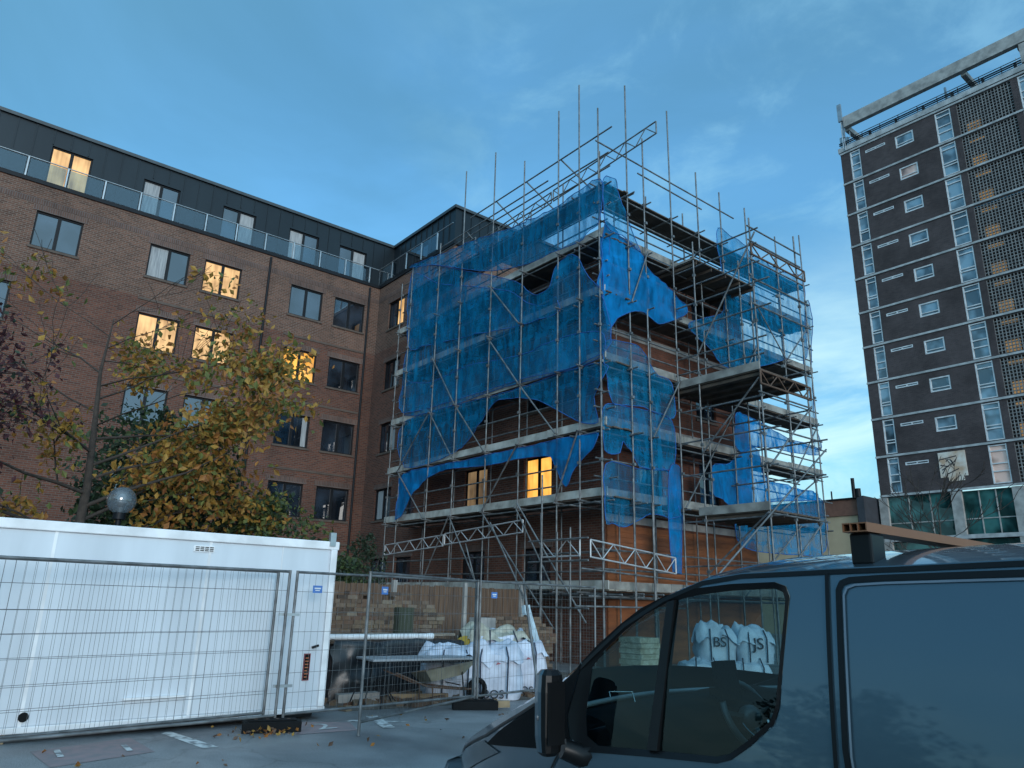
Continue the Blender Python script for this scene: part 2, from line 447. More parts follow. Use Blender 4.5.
MT['conc'] = mat('concrete', (.36, .35, .33), .9, c2=(.22, .215, .205), scale=2.4, bump=.2, bscale=25, detail=8)
MT['screen'] = mat('screen_block', (.22, .22, .215), .85, c2=(.14, .14, .14))
MT['black'] = mat('black_rubber', (.008, .009, .010), .8, bump=.2, bscale=60, spec=.15)
MT['trimblack'] = mat('black_trim', (.006, .007, .008), .38, spec=.22)
MT['cabin'] = mat('cabin_white_steel', (.60, .645, .69), .34, c2=(.50, .54, .58), scale=1.6, spec=.5, bump=.22, bscale=1.4, stretch=(1.5, 1.5, .28), detail=9, sharp=(.3, .7))
MT['cabin_trim'] = mat('cabin_trim', (.78, .79, .80), .45, c2=(.60, .61, .62))
MT['wood'] = mat('fence_wood', (.125, .075, .045), .9, c2=(.07, .044, .03), scale=3, stretch=(5, 5, .5), bump=.2)
MT['pallet'] = mat('pallet_wood', (.30, .22, .13), .9, c2=(.18, .13, .08), scale=5)
MT['tarp'] = mat('black_tarpaulin', (.016, .02, .024), .34, c2=(.010, .012, .015), scale=3)
MT['bagw'] = mat('woven_bag', (.56, .61, .70), .75, c2=(.42, .46, .54), scale=5, bump=.35, bscale=16)
MT['bagbeige'] = mat('bag_lining', (.48, .46, .38), .85, c2=(.30, .28, .22), scale=6, bump=.4, bscale=14)
MT['strap'] = mat('blue_strap', (.02, .028, .055), .7)
MT['ink'] = mat('printed_ink', (.018, .02, .03), .7)
MT['redink'] = mat('red_print', (.35, .10, .12), .7)
MT['blue_sign'] = mat('blue_sign', (.07, .19, .50), .5)
MT['white'] = mat('white_plastic', (.72, .74, .75), .4)
MT['yellow'] = mat('yellow_plastic', (.45, .30, .03), .5)
MT['table'] = mat('grey_table', (.32, .34, .36), .45)
MT['rust'] = mat('rusty_brown', (.10, .06, .04), .8)
MT['barrow'] = mat('barrow_tray', (.26, .25, .19), .7, c2=(.15, .14, .1))
MT['bark'] = mat('bark', (.055, .042, .034), .95, c2=(.03, .024, .02), scale=8, bump=.5, bscale=25)


def leafmat(name, c, c2):
    m, nt, out = new_mat(name)
    geo = N(nt, 'ShaderNodeNewGeometry')
    nz = N(nt, 'ShaderNodeTexNoise'); nz.inputs['Scale'].default_value = 5
    L(nt, geo.outputs['Position'], nz.inputs['Vector'])
    rp = N(nt, 'ShaderNodeValToRGB'); rp.color_ramp.elements[0].position = .36; rp.color_ramp.elements[1].position = .64
    rp.color_ramp.elements[0].color = rgb(c2); rp.color_ramp.elements[1].color = rgb(c)
    L(nt, nz.outputs['Fac'], rp.inputs[0])
    d = N(nt, 'ShaderNodeBsdfPrincipled'); d.inputs['Roughness'].default_value = .65; L(nt, rp.outputs[0], d.inputs['Base Color'])
    t = N(nt, 'ShaderNodeBsdfTranslucent'); L(nt, rp.outputs[0], t.inputs[0])
    mx = N(nt, 'ShaderNodeMixShader'); mx.inputs[0].default_value = .3
    L(nt, d.outputs[0], mx.inputs[1]); L(nt, t.outputs[0], mx.inputs[2]); L(nt, mx.outputs[0], out.inputs[0])
    return m


MT['lf_y'] = leafmat('leaf_ochre', (.42, .24, .04), (.27, .14, .03))
MT['lf_o'] = leafmat('leaf_orange', (.40, .17, .035), (.26, .10, .03))
MT['lf_g'] = leafmat('leaf_olive', (.17, .18, .04), (.09, .11, .03))
MT['lf_d'] = leafmat('leaf_evergreen', (.035, .060, .030), (.018, .034, .02))
MT['lf_e'] = leafmat('leaf_midgreen', (.075, .11, .035), (.04, .07, .03))
MT['lf_r'] = leafmat('leaf_crimson', (.075, .018, .022), (.035, .012, .015))


def carpaint():
    m, nt, out = new_mat('slate_blue_car_paint')
    b = N(nt, 'ShaderNodeBsdfPrincipled')
    b.inputs['Metallic'].default_value = .55; b.inputs['Roughness'].default_value = .33
    b.inputs['Coat Weight'].default_value = 1; b.inputs['Coat Roughness'].default_value = .03
    geo = N(nt, 'ShaderNodeNewGeometry')
    nz = N(nt, 'ShaderNodeTexNoise'); nz.inputs['Scale'].default_value = 2.2; nz.inputs['Detail'].default_value = 8
    L(nt, geo.outputs['Position'], nz.inputs['Vector'])
    rp = N(nt, 'ShaderNodeValToRGB'); rp.color_ramp.elements[0].color = rgb((.050, .090, .118)); rp.color_ramp.elements[1].color = rgb((.060, .105, .136))
    L(nt, nz.outputs['Fac'], rp.inputs[0]); L(nt, rp.outputs[0], b.inputs['Base Color'])
    n2 = N(nt, 'ShaderNodeTexNoise'); n2.inputs['Scale'].default_value = 3
    L(nt, geo.outputs['Position'], n2.inputs['Vector'])
    mr = N(nt, 'ShaderNodeMapRange'); mr.inputs['To Min'].default_value = .01; mr.inputs['To Max'].default_value = .07
    L(nt, nz.outputs['Fac'], mr.inputs['Value']); L(nt, mr.outputs[0], b.inputs['Coat Roughness'])
    L(nt, b.outputs[0], out.inputs[0])
    return m


MT['paint'] = carpaint()
MT['autoglass'] = clear_glass('tinted_side_glass', (.40, .56, .58), .75)
MT['screenglass'] = clear_glass('windscreen_glass', (.62, .72, .72), 1.0)
MT['dash'] = mat('dash_plastic', (.006, .007, .008), .6, spec=.06)
MT['chrome'] = mat('chrome', (.6, .6, .6), .15, 1)
MT['lampglass'] = mat('headlamp_lens', (.10, .11, .12), .12, .2, spec=.8)
MT['sunset_bar'] = mat('roof_bar_sunset_tint', (.20, .085, .04), .5, .25, c2=(.17, .075, .04))  # aluminium bar with orange sunset light put into its colour
def hazy_globe():
    m, nt, out = new_mat('lamp_globe')
    t = N(nt, 'ShaderNodeBsdfTransparent'); t.inputs[0].default_value = rgb((.7, .75, .78))
    d = N(nt, 'ShaderNodeBsdfTranslucent'); d.inputs[0].default_value = rgb((.42, .46, .5))
    d2 = N(nt, 'ShaderNodeBsdfDiffuse'); d2.inputs[0].default_value = rgb((.38, .41, .44))
    g = N(nt, 'ShaderNodeBsdfGlossy'); g.inputs['Roughness'].default_value = .04
    a = N(nt, 'ShaderNodeMixShader'); L(nt, d.outputs[0], a.inputs[1]); L(nt, d2.outputs[0], a.inputs[2])
    b = N(nt, 'ShaderNodeMixShader'); b.inputs[0].default_value = .30; L(nt, t.outputs[0], b.inputs[1]); L(nt, a.outputs[0], b.inputs[2])
    c = N(nt, 'ShaderNodeMixShader'); L(nt, schlick(nt, .07, 1.5), c.inputs[0]); L(nt, b.outputs[0], c.inputs[1]); L(nt, g.outputs[0], c.inputs[2])
    L(nt, c.outputs[0], out.inputs[0])
    return m


MT['globe'] = hazy_globe()
MT['globe_core'] = mat('lamp_core', (.30, .31, .31), .6)
MT['tan'] = mat('tan_render', (.40, .31, .20), .9, c2=(.33, .25, .16), scale=.7)
MT['brown_band'] = mat('brown_fascia', (.16, .07, .045), .8)
MT['dkbox'] = mat('dark_cladding', (.035, .037, .045), .7)
MT['rubble'] = mat('rubble_ground', (.14, .12, .10), .95, c2=(.07, .06, .05), scale=3, bump=.8, bscale=9)
MT['graff'] = mat('graffiti_board', (.62, .58, .52), .8, c2=(.45, .30, .20), scale=1.7)

# ------------------------------------------------------------------ ground and markings
g = MB()
g.add([(-900, -900, 0), (900, -900, 0), (900, 900, 0), (-900, 900, 0)], [(0, 1, 2, 3)])
tag(g.build('ground', MT['asphalt']), 'dark grey asphalt car park surface with faded bay paint', 'ground', kind='structure')
g = MB()
pts = [(-11.0, 5.7), (-10.75, 8.4), (-10.8, 13.5), (-13.4, 13.9), (-15.2, 13.2), (-15.4, 6), (-13.5, 5.5)]
g.add([(x, y, .004) for x, y in pts], [tuple(range(len(pts)))])
tag(g.build('dirt_path', MT['rubble']), 'strip of bare dirt and rubble behind the mesh fence', 'ground', kind='structure')


def quad_mark(name, corners, m, label, z=.004):
    q = MB(); q.add([(x, y, z) for x, y in corners], [(0, 1, 2, 3)])
    return tag(q.build(name, m, loc=(corners[0][0], corners[0][1], z)), label, 'marking', kind='structure')


quad_mark('bay_number_patch', [(-9.92, 1.5), (-8.96, 1.55), (-9.26, 2.58), (-10.26, 2.56)][::1], MT['paint_pink'], 'faded pink bay patch with number 11 by the white cabin')
quad_mark('bay_number_patch', [(-10.46, 4.65), (-9.49, 4.28), (-9.4, 5.1), (-10.01, 5.3)], MT['paint_pink'], 'faded pink bay patch with number 2 beside the rubber fence block')
quad_mark('bay_line', [(-10.45, 2.93), (-9.19, 3.07), (-9.19, 3.24), (-10.45, 3.07)], MT['paint_white'], 'short white bay line running under the left mesh fence')
quad_mark('bay_line', [(-10.1, 5.30), (-9.72, 5.86), (-9.68, 6.06), (-10.22, 5.40)], MT['paint_white'], 'worn white bay line crossing behind the single fence post')
quad_mark('bay_line', [(-10.4, 5.75), (-9.35, 5.45), (-9.33, 5.62), (-10.36, 5.93)], MT['paint_white'], 'worn white bay line in front of the grey table', z=.008)
for nm, body, org, lab in (('bay_number', '1  1', (-9.6, 2.05, .010), 'white painted number 11 on the pink patch'), ('bay_number', '2', (-9.85, 4.82, .010), 'white painted number 2 on the pink patch')):
    t = lettering(nm, body, .62, MT['paint_white'], None, org, (.05, 1, 0), (-1, .05, 0), ext=0)
    tag(t, lab, 'marking', kind='structure')

# ------------------------------------------------------------------ brick apartment block
AX, WY = -30.0, 15.66           # long facade plane x, wing facade plane y
LX, LYE, LTOP = -15.1, 23.2, 12.75   # low gable block: right face x, far end y, parapet
TOP = 16.1


def facing_x(x):      # wall looking towards +x
    return lambda u, z, d=0: V3((x - d, u, z))


def facing_y(y):      # wall looking towards -y
    return lambda u, z, d=0: V3((u, y + d, z))


def fbox(mb, T, u0, u1, z0, z1, d0, d1, mi=0):
    c = [T(u0, z0, d0), T(u1, z0, d0), T(u1, z0, d1), T(u0, z0, d1), T(u0, z1, d0), T(u1, z1, d0), T(u1, z1, d1), T(u0, z1, d1)]
    mb.hexa(c, mi)


def facade(mb, T, u0, u1, z0, z1, holes, depth=.14, mi=0):
    us = sorted({u0, u1, *[h[0] for h in holes], *[h[1] for h in holes]})
    zs = sorted({z0, z1, *[h[2] for h in holes], *[h[3] for h in holes]})
    for a, b in zip(us, us[1:]):
        for c, d in zip(zs, zs[1:]):
            mu, mz = (a + b) / 2, (c + d) / 2
            if any(h[0] < mu < h[1] and h[2] < mz < h[3] for h in holes): continue
            mb.add([T(a, c), T(b, c), T(b, d), T(a, d)], [(0, 1, 2, 3)], mi)
    for h in holes:
        p = [(h[0], h[2]), (h[1], h[2]), (h[1], h[3]), (h[0], h[3])]
        for i in range(4):
            q, r_ = p[i], p[(i + 1) % 4]
            mb.add([T(q[0], q[1]), T(q[0], q[1], depth), T(r_[0], r_[1], depth), T(r_[0], r_[1])], [(0, 1, 2, 3)], mi)


def window(parent, T, h, pane, frame=None, sill=True, door=False, mull=1, curtain=None, fw=.065):
    frame = frame or MT['frame_dark']
    u0, u1, z0, z1 = h; d0, d1 = .075, .135
    f = MB()
    fbox(f, T, u0 + .002, u0 + fw, z0, z1, d0, d1); fbox(f, T, u1 - fw, u1 - .002, z0, z1, d0, d1)
    fbox(f, T, u0 + fw, u1 - fw, z0 + .002, z0 + fw, d0 + .002, d1 - .002); fbox(f, T, u0 + fw, u1 - fw, z1 - fw, z1 - .002, d0 + .002, d1 - .002)
    for k in range(mull):
        um = u0 + (u1 - u0) * (k + 1) / (mull + 1)
        fbox(f, T, um - .06, um + .06, z0 + fw, z1 - fw, d0 + .002, d1 - .002)
    o = f.build('window', frame, parent)
    p = MB(); p.add([T(u0, z0, .11), T(u1, z0, .11), T(u1, z1, .11), T(u0, z1, .11)], [(0, 1, 2, 3)])
    p.build('pane', pane, o)
    if curtain:
        a, b = curtain
        c = MB(); c.add([T(u0 + (u1 - u0) * a, z0, .104), T(u0 + (u1 - u0) * b, z0, .104), T(u0 + (u1 - u0) * b, z1, .104), T(u0 + (u1 - u0) * a, z1, .104)], [(0, 1, 2, 3)])
        c.build('curtain', MT['curtain'], o)
    if sill:
        s = MB(); fbox(s, T, u0 - .06, u1 + .06, z0 - .09, z0 - .003, -.05, .12)
        s.build('sill', MT['sill'], o)
    return o


bb = thing('brick_apartment_block', (AX, WY, 0), 'long brown brick apartment block with dark metal top storey and some lit windows', 'building')
TX, TYw = facing_x(AX), facing_y(WY)
HW, HH = .77, .70
rows = [14.36, 11.42, 8.5, 5.56, 2.62]
W = lambda u, z, hw=HW, hh=HH: (u - hw, u + hw, z - hh, z + hh)
main_w = []
for ri, z in enumerate(rows):
    for u in (2.24, 6.15, 8.29, 12.03, 14.17):
        if u == 2.24 and ri > 0: continue
        main_w.append((W(u, z), (ri, u)))
    if ri > 0: main_w.append((W(.45, z), (ri, .45)))
    for u in (-3.7, -5.8): main_w.append((W(u, z), (ri, u)))
wm = MB()
facade(wm, TX, -16, WY, 0, TOP, [h for h, _ in main_w])
# body behind the facades and the blind faces
wm.add([(AX, -16, 0), (AX - 13, -16, 0), (AX - 13, -16, TOP), (AX, -16, TOP)], [(0, 3, 2, 1)])
wm.add([(AX - 13, -16, TOP), (AX, -16, TOP), (AX, 29, TOP), (AX - 13, 29, TOP)], [(0, 1, 2, 3)])
wing_w = []
for ri, z in enumerate(rows):
    wing_w.append(((-28.95, -27.55, z - .68, z + .66), (ri, 0)))
    wing_w.append(((-26.85, -25.65, z - .68, z + .66), (ri, 1)))
low_w = []
for ri, z in enumerate(rows[1:], 1):
    for u in (-21.5, -18.1): low_w.append((W(u, z, .68, .70), (ri, u)))
facade(wm, TYw, AX, -23.7, 0, TOP, [h for h, _ in wing_w])
wm.add([(-23.7, WY, LTOP), (-23.7, 29, LTOP), (-23.7, 29, TOP), (-23.7, WY, TOP)], [(0, 1, 2, 3)])
wm.add([(AX, WY, TOP), (-23.7, WY, TOP), (-23.7, 29, TOP), (AX, 29, TOP)], [(0, 1, 2, 3)])
facade(wm, TYw, -23.7, LX, 0, LTOP, [h for h, _ in low_w])
# brick lintel courses, string courses and corner pier, a few mm proud of the wall
for h, _ in main_w: fbox(wm, TX, h[0] - .12, h[1] + .12, h[3] + .003, h[3] + .232, -.018, .01, 1)
for h, _ in wing_w: fbox(wm, TYw, h[0] - .1, h[1] + .1, h[3] + .003, h[3] + .232, -.018, .01, 1)
for h, _ in low_w: fbox(wm, TYw, h[0] - .1, h[1] + .1, h[3] + .003, h[3] + .232, -.018, .01, 1)
fbox(wm, TX, -16, WY - .02, 15.32, 15.54, -.012, .01, 1)
fbox(wm, TYw, AX + .02, -23.7, 15.32, 15.54, -.012, .01, 1)
for z in rows[1:]:
    for u in (-4.75, 7.22, 13.1):
        fbox(wm, TX, u - 1.95, u + 1.95, z + HH + .52, z + HH + .60, -.03, .01, 2)
wm.build('wall', [MT['brick_main'], MT['brick_sold'], MT['sill']], bb)
red = MB()
rw = [(17.2, 18.3, z - .7, z + .7) for z in rows[1:4]] + [(20.2, 21.3, z - .7, z + .7) for z in rows[1:4]]
facade(red, facing_x(LX), WY, LYE, 0, LTOP, rw)
red.add([(LX, LYE, 0), (-23.7, LYE, 0), (-23.7, LYE, LTOP), (LX, LYE, LTOP)], [(0, 1, 2, 3)])
red.add([(LX, WY, LTOP), (LX, LYE, LTOP), (-23.7, LYE, LTOP), (-23.7, WY, LTOP)], [(0, 1, 2, 3)])
tag(red.build('gable_wall', MT['brick_red'], bb), 'orange red brick end wall behind the scaffold')
cap = MB(); cap.box(-23.69, LX + .05, WY - .05, LYE + .05, LTOP, LTOP + .1); cap.build('parapet_coping', MT['conc'], bb)
for i, h in enumerate(rw): window(bb, facing_x(LX), h, MT['room'])
fb = MB()
for z in (4.1, 7.03, 9.97): fbox(fb, facing_x(LX), WY + .01, LYE, z - .12, z + .1, -.025, .01)
fb.build('floor_band', MT['conc'], bb)
lits = {(0, 8.29): 'lit_b', (1, 6.15): 'lit_b', (1, 8.29): 'lit_b', (1, 12.03): 'lit_a'}
curt = {(0, 6.15): (.05, .46), (2, 12.03): (.8, .94)}
for h, k in main_w: window(bb, TX, h, MT[lits[k]] if k in lits else MT['room'], curtain=curt.get(k))
for h, k in wing_w: window(bb, TYw, h, MT['room'], curtain={(1, 0): (.56, .74), (2, 0): (.56, .93), (3, 0): (.1, .44)}.get(k))
# the topmost wing window has one lit half
lw = MB(); h = wing_w[0][0]
lw.add([TYw(-28.2, h[2] + .07, .103), TYw(h[1] - .07, h[2] + .07, .103), TYw(h[1] - .07, h[3] - .07, .103), TYw(-28.2, h[3] - .07, .103)], [(0, 1, 2, 3)])
lw.build('lit_curtain', MT['lit_b'], bb)
for h, k in low_w:
    window(bb, TYw, h, MT['lit_a'] if k == (3, -18.1) else (MT['lit_c'] if k == (3, -21.5) else MT['room']))
# dark metal top storey, set back behind the balcony
PX, PY, PT, PR = -31.3, 17.0, 19.2, -25.7
ph = MB()
phw = [(2.28 - .72, 2.28 + .72, 16.3, 18.5), (5.69 - .75, 5.69 + .72, 16.3, 18.42), (9.0 - .75, 9.0 + .75, 16.3, 18.42), (12.11 - .75, 12.11 + .75, 16.3, 18.42), (14.7 - .75, 14.7 + .75, 16.3, 18.42), (-3.4, -1.9, 16.3, 18.42)]
TP, TPY = facing_x(PX), facing_y(PY)
facade(ph, TP, -16, PY, TOP, PT, phw)
phy = [(-29.4, -28.0, 16.3, 18.42)]
facade(ph, TPY, PX, PR, TOP, PT, phy)
ph.add([(PR, PY, TOP), (PR, 29, TOP), (PR, 29, PT), (PR, PY, PT)], [(0, 1, 2, 3)])
ph.add([(PX, -16, PT), (PX, 29, PT), (AX - 12, 29, PT), (AX - 12, -16, PT)], [(0, 1, 2, 3)])
ph.add([(PX, PY, PT), (PR, PY, PT), (PR, 29, PT), (PX, 29, PT)], [(0, 1, 2, 3)])
ph.add([(PX, -16, TOP), (AX - 12, -16, TOP), (AX - 12, -16, PT), (PX, -16, PT)], [(3, 2, 1, 0)])


def clear(u, ws): return all(not (h[0] - .05 < u < h[1] + .05) for h in ws)


u = -15.8
while u < PY - .2:
    if clear(u, phw): fbox(ph, TP, u - .018, u + .018, TOP, PT - .02, -.035, .0)
    else: fbox(ph, TP, u - .018, u + .018, 18.55, PT - .02, -.035, .0)
    u += .62
u = PX + .6
while u < PR:
    fbox(ph, TPY, u - .018, u + .018, 18.55 if not clear(u, phy) else TOP, PT - .02, -.035, 0); u += .5
u = PY + .4
while u < 29:
    ph.box(PR, PR + .035, u - .018, u + .018, TOP, PT - .02); u += .5
ph.build('penthouse_wall', MT['zinc'], bb)
cp_ = MB(); cp_.box(PX - .3, PX + .10, -16.1, PY, PT + .002, PT + .14); cp_.box(PX - .3, PR + .1, PY - .1, PY + .3, PT + .004, PT + .146); cp_.box(PR - .3, PR + .1, PY + .3, 29, PT + .002, PT + .14)
cp_.build('roof_trim', MT['zinc_cap'], bb)
for i, h in enumerate(phw):
    window(bb, TP, h, MT['lit_b'] if i == 0 else MT['room'], sill=False, curtain=None if i == 0 else ((.06, .46) if i % 2 else (.52, .95)))
for h in phy: window(bb, TPY, h, MT['room'], sill=False)
# balcony edge and glass balustrade
fa = MB(); fa.box(AX - 1.3, AX + .06, -16, WY - .06, TOP + .004, TOP + .16); fa.box(AX - 1.3, -23.6, WY - .06, PY, TOP + .006, TOP + .164)
fa.build('balcony_edge', MT['frame_dark'], bb)
BZ0, BZ1 = TOP + .2, 17.1
rl = MB(); rl.tube((AX - .05, -16, BZ1), (AX - .05, WY - .1, BZ1), .022); rl.tube((AX - .05, WY - .1, BZ1), (-23.7, WY - .1, BZ1), .022)
rl.build('handrail', MT['steel_pale'], bb)
ys = [-15.9 + 1.29 * k for k in range(25)]
xs = [AX - .05 + 1.29 * k for k in range(1, 5)]
for y in ys:
    p = MB(); p.bar((AX - .05, y, TOP + .16), (AX - .05, y, BZ1 - .02), .05, .05, up=(1, 0, 0)); p.build('balustrade_post', MT['steel_pale'], bb)
for x in xs:
    p = MB(); p.bar((x, WY - .1, TOP + .17), (x, WY - .1, BZ1 - .02), .05, .05, up=(1, 0, 0)); p.build('balustrade_post', MT['steel_pale'], bb)
gl = MB()
for a, b in zip(ys, ys[1:]): gl.box(AX - .056, AX - .044, a + .06, b - .06, BZ0, BZ1 - .06)
for a, b in zip([AX - .05] + xs, xs): gl.box(a + .06, b - .06, WY - .106, WY - .094, BZ0, BZ1 - .06)
gl.build('balustrade_glass', MT['bal_glass'], bb)
dp = MB(); dp.tube((AX + .07, 15.1, 0), (AX + .07, 15.1, 16), .05, 8); dp.tube((AX + .07, 10.2, 0), (AX + .07, 10.2, 16), .05, 8)
dp.build('drainpipe', MT['frame_dark'], bb)
gb = MB(); fbox(gb, facing_x(LX), WY + .05, LYE - .05, .05, 3.9, -.05, .0)
for k in range(25): fbox(gb, facing_x(LX), WY + .06, LYE - .06, .1 + k * .15, .13 + k * .15, -.07, -.05)
gb.build('timber_boarding', mat('orange_boarding', (.26, .085, .028), .8, c2=(.13, .045, .018), scale=1.5, stretch=(.5, .5, 3)), bb)

# ------------------------------------------------------------------ scaffold
SY, SX = 14.3, -13.8            # outer planes
IY, IX = 15.35, -14.85          # inner rows
LV = [2.0, 4.42, 6.36, 8.30, 10.36, 12.2, 13.95]
sc = thing('scaffold', (SX, SY, 0), 'steel tube scaffold with board platforms wrapped round the end of the brick block', 'scaffold')
TR = .0255
left_x = [(-25.3, 14.4), (-24.5, 14.9), (-22.5, 15.2), (-20.9, 17.7), (-19.07, 17.6), (-17.36, 16.4), (-15.6, 17.45), (-14.66, 17.9), (-13.8, 16.55)]
right_y = [(15.42, 17.94), (16.22, 16.3), (17.55, 18.0), (18.98, 16.2), (20.28, 15.94), (21.87, 15.9), (23.8, 15.4), (25.6, 16.1)]
right_in = [(16.0, 14.6), (17.6, 15.2), (19.6, 15.3), (21.9, 14.8), (23.8, 15.2), (25.6, 15.5)]
left_in = [(-24.4, 14.9), (-22.4, 14.8), (-20.2, 15.4), (-18.3, 15.2), (-16.6, 15.6), (-14.85, 16.0)]


def tubepart(name, p, q, r=TR, m='galv', n=6):
    t = MB(); t.tube(p, q, r, n); return t.build(name, MT[m], sc)


def couplers(mb, x, y, zs):
    for z in zs: mb.box(x - .04, x + .04, y - .04, y + .04, z - .04, z + .04)


cpl = MB()
for x, zt in left_x:
    tubepart('standard', (x, SY - .06, 0), (x + random.uniform(-.03, .03), SY - .06, zt)); couplers(cpl, x, SY - .03, [z - .08 for z in LV if z < zt])
    couplers(cpl, x, SY - .09, [z + 1 for z in LV[1:-1]])
for x, zt in left_in: tubepart('standard', (x, IY, 0), (x, IY, zt))
for y, zt in right_y:
    tubepart('standard', (SX + .06, y, 0), (SX + .06, y + random.uniform(-.03, .03), zt)); couplers(cpl, SX + .03, y, [z - .08 for z in LV if z < zt])
    couplers(cpl, SX + .09, y, [z + 1 for z in LV[1:-1]])
for y, zt in right_in: tubepart('standard', (IX, y, 0), (IX, y, zt))
YE = 26.0
for i, z in enumerate(LV):
    e1, e2 = random.uniform(.1, .5), random.uniform(.1, .6)
    tubepart('ledger', (-25.6, SY + .12, z - .1), (SX + e1, SY + .12, z - .1)); tubepart('ledger', (-25.4, IY, z - .12), (SX + e2, IY, z - .12))
    tubepart('ledger', (SX - .12, SY - e1, z - .15), (SX - .12, YE, z - .15)); tubepart('ledger', (IX, SY - e2 * .5, z - .17), (IX, YE, z - .17))
    tubepart('guard_rail', (-25.5, SY + .16, z + .5), (SX + e2 * .6, SY + .16, z + .5)); tubepart('guard_rail', (-25.5, SY + .16, z + 1.0), (SX + e1 * .6, SY + .16, z + 1.0))
    if i < 6:
        tubepart('guard_rail', (SX - .16, SY - .2, z + .55), (SX - .16, YE + e1, z + .55)); tubepart('guard_rail', (SX - .16, SY - .15, z + 1.05), (SX - .16, YE + e2, z + 1.05))
    for x, _ in left_x[:-1]:
        if i < 6: tubepart('transom', (x + .06, SY - .25, z - .05), (x + .06, IY + .3, z - .05))
    for y, _ in right_y: tubepart('transom', (IX - .3, y + .06, z - .06), (SX + .28, y + .06, z - .06), n=5)
tubepart('guard_rail', (-20.6, SY, 15.55), (-13.3, SY, 15.62)); tubepart('guard_rail', (-22.6, SY, 15.05), (-16.2, SY, 15.1))
tubepart('guard_rail', (SX, 14.1, 15.3), (SX, 21.2, 15.25)); tubepart('guard_rail', (SX, 16.0, 14.95), (SX, 19.3, 14.9))
# boards, with separate planks, and the pale toe boards along the outside
for i, z in enumerate(LV):
    bd = MB()
    for k in range(5):
        y = SY + .125 + k * .205
        xx = -25.5
        while xx < SX + .05:
            x2 = min(xx + random.uniform(3.2, 3.9), SX + random.uniform(0, .12))
            j = random.uniform(-.006, .006)
            bd.box(xx, x2 - .015, y, y + .2, z + j, z + .038 + j); xx = x2
            if x2 >= SX - .3: break
    bd.build('board_platform', [MT['board_shaded'] if i > 0 else MT['board']], sc)
    bd = MB()
    for k in range(5):
        x = SX - .125 - k * .205
        yy = SY + (1.2 if True else 0)
        while yy < YE - .2:
            y2 = min(yy + random.uniform(3.2, 3.9), YE); j = random.uniform(-.006, .006)
            bd.box(x - .2, x, yy, y2 - .015, z + j, z + .038 + j); yy = y2
    bd.build('board_platform', [MT['board_shaded'] if i > 0 else MT['board']], sc)
    tb = MB(); xx = -25.7
    while xx < SX - .2:
        x2 = min(xx + random.uniform(2.6, 3.9), SX + .05); dz = random.uniform(-.02, .02)
        tb.box(xx, x2 - .02, SY + .085, SY + .12, z + .04 + dz, z + .265 + dz); xx = x2
    if i < 6: tb.build('toe_board', MT['toe_pale'], sc)
    tb = MB(); yy = SY + .1
    while yy < YE - .3:
        y2 = min(yy + random.uniform(2.6, 3.9), YE); dz = random.uniform(-.02, .02)
        tb.box(SX - .12, SX - .085, yy, y2 - .02, z + .04 + dz, z + .265 + dz); yy = y2
    if i < 6: tb.build('toe_board', MT['toe'], sc)
# braces
xs = [x for x, _ in left_x]
for a, b, z0, z1 in ((2, 3, 10.4, 8.3), (4, 5, 12.2, 10.3), (5, 4, 8.3, 10.3), (3, 2, 6.4, 8.3), (4, 3, 6.36, 8.3), (5, 6, 8.3, 6.4), (1, 2, 6.36, 8.3), (2, 1, 4.4, 6.3), (4, 5, 4.4, 6.3), (7, 6, 6.3, 4.4), (6, 5, 2, 4.4), (3, 4, 4.4, 2.0), (4, 6, 4.4, 1.0), (2, 3, 2.0, 4.4)):
    tubepart('diagonal_brace', (xs[a], SY - .15, z0), (xs[b], SY - .15, z1))
ry = [y for y, _ in right_y]
for a, b, z0, z1 in ((0, 1, 10.3, 12.2), (1, 2, 6.3, 8.3), (2, 4, 4.4, 7.8), (4, 5, 8.3, 10.4), (5, 6, 12.2, 10.3), (6, 7, 6.3, 8.3), (4, 6, 2.0, 4.4), (5, 7, 4.4, 6.4), (6, 7, 10.4, 12.2)):
    tubepart('diagonal_brace', (SX + .15, ry[a], z0), (SX + .15, ry[b], z1))
for x, z in ((-19.07, 15.6), (-17.36, 15.6), (-20.9, 15.1), (-15.6, 15.6)):
    tubepart('diagonal_brace', (x, SY + .05, z), (x + 1.1, IY, z - 1.75))
# raking tubes at the corner foot
for p, q in (((-17.6, 13.4, 3.9), (-15.9, 13.4, 1.7)), ((-16.0, 13.1, 4.3), (-13.9, 13.7, 1.2)), ((-19.5, 13.9, 3.4), (-18.9, 13.9, 2.2))):
    tubepart('diagonal_brace', p, q)


def lattice(p, q, h, name='lattice_beam', step=.42, m='alu', r=.024):
    p, q = V3(p), V3(q); t = MB(); n = max(2, int((q - p).length / step)); up = V3((0, 0, h))
    t.tube(p, q, r); t.tube(p + up, q + up, r)
    for k in range(n):
        a, b = p.lerp(q, k / n), p.lerp(q, (k + 1) / n)
        t.tube(a, b + up, r * .7, 5) if k % 2 else t.tube(a + up, b, r * .7, 5)
    t.tube(p, p + up, r, 5); t.tube(q, q + up, r, 5)
    return t.build(name, MT[m], sc)


lattice((-25.1, SY - .12, 3.24), (-21.2, SY - .12, 3.42), .36)
lattice((-21.1, SY - .13, 3.45), (-17.0, SY - .13, 3.64), .36)
lattice((-15.2, 13.35, 2.82), (-13.75, 13.35, 2.82), .42)
lattice((-13.62, 13.6, 2.80), (-13.62, 16.95, 2.52), .43)
lattice((-24.2, IY, 14.75), (-17.2, IY, 15.12), .42, m='galv')
lattice((-17.1, IY, 15.14), (-12.45, IY, 15.42), .42, m='galv')
lattice((-23.5, SY + .2, 14.3), (-20.5, SY + .2, 14.35), .42, m='galv')
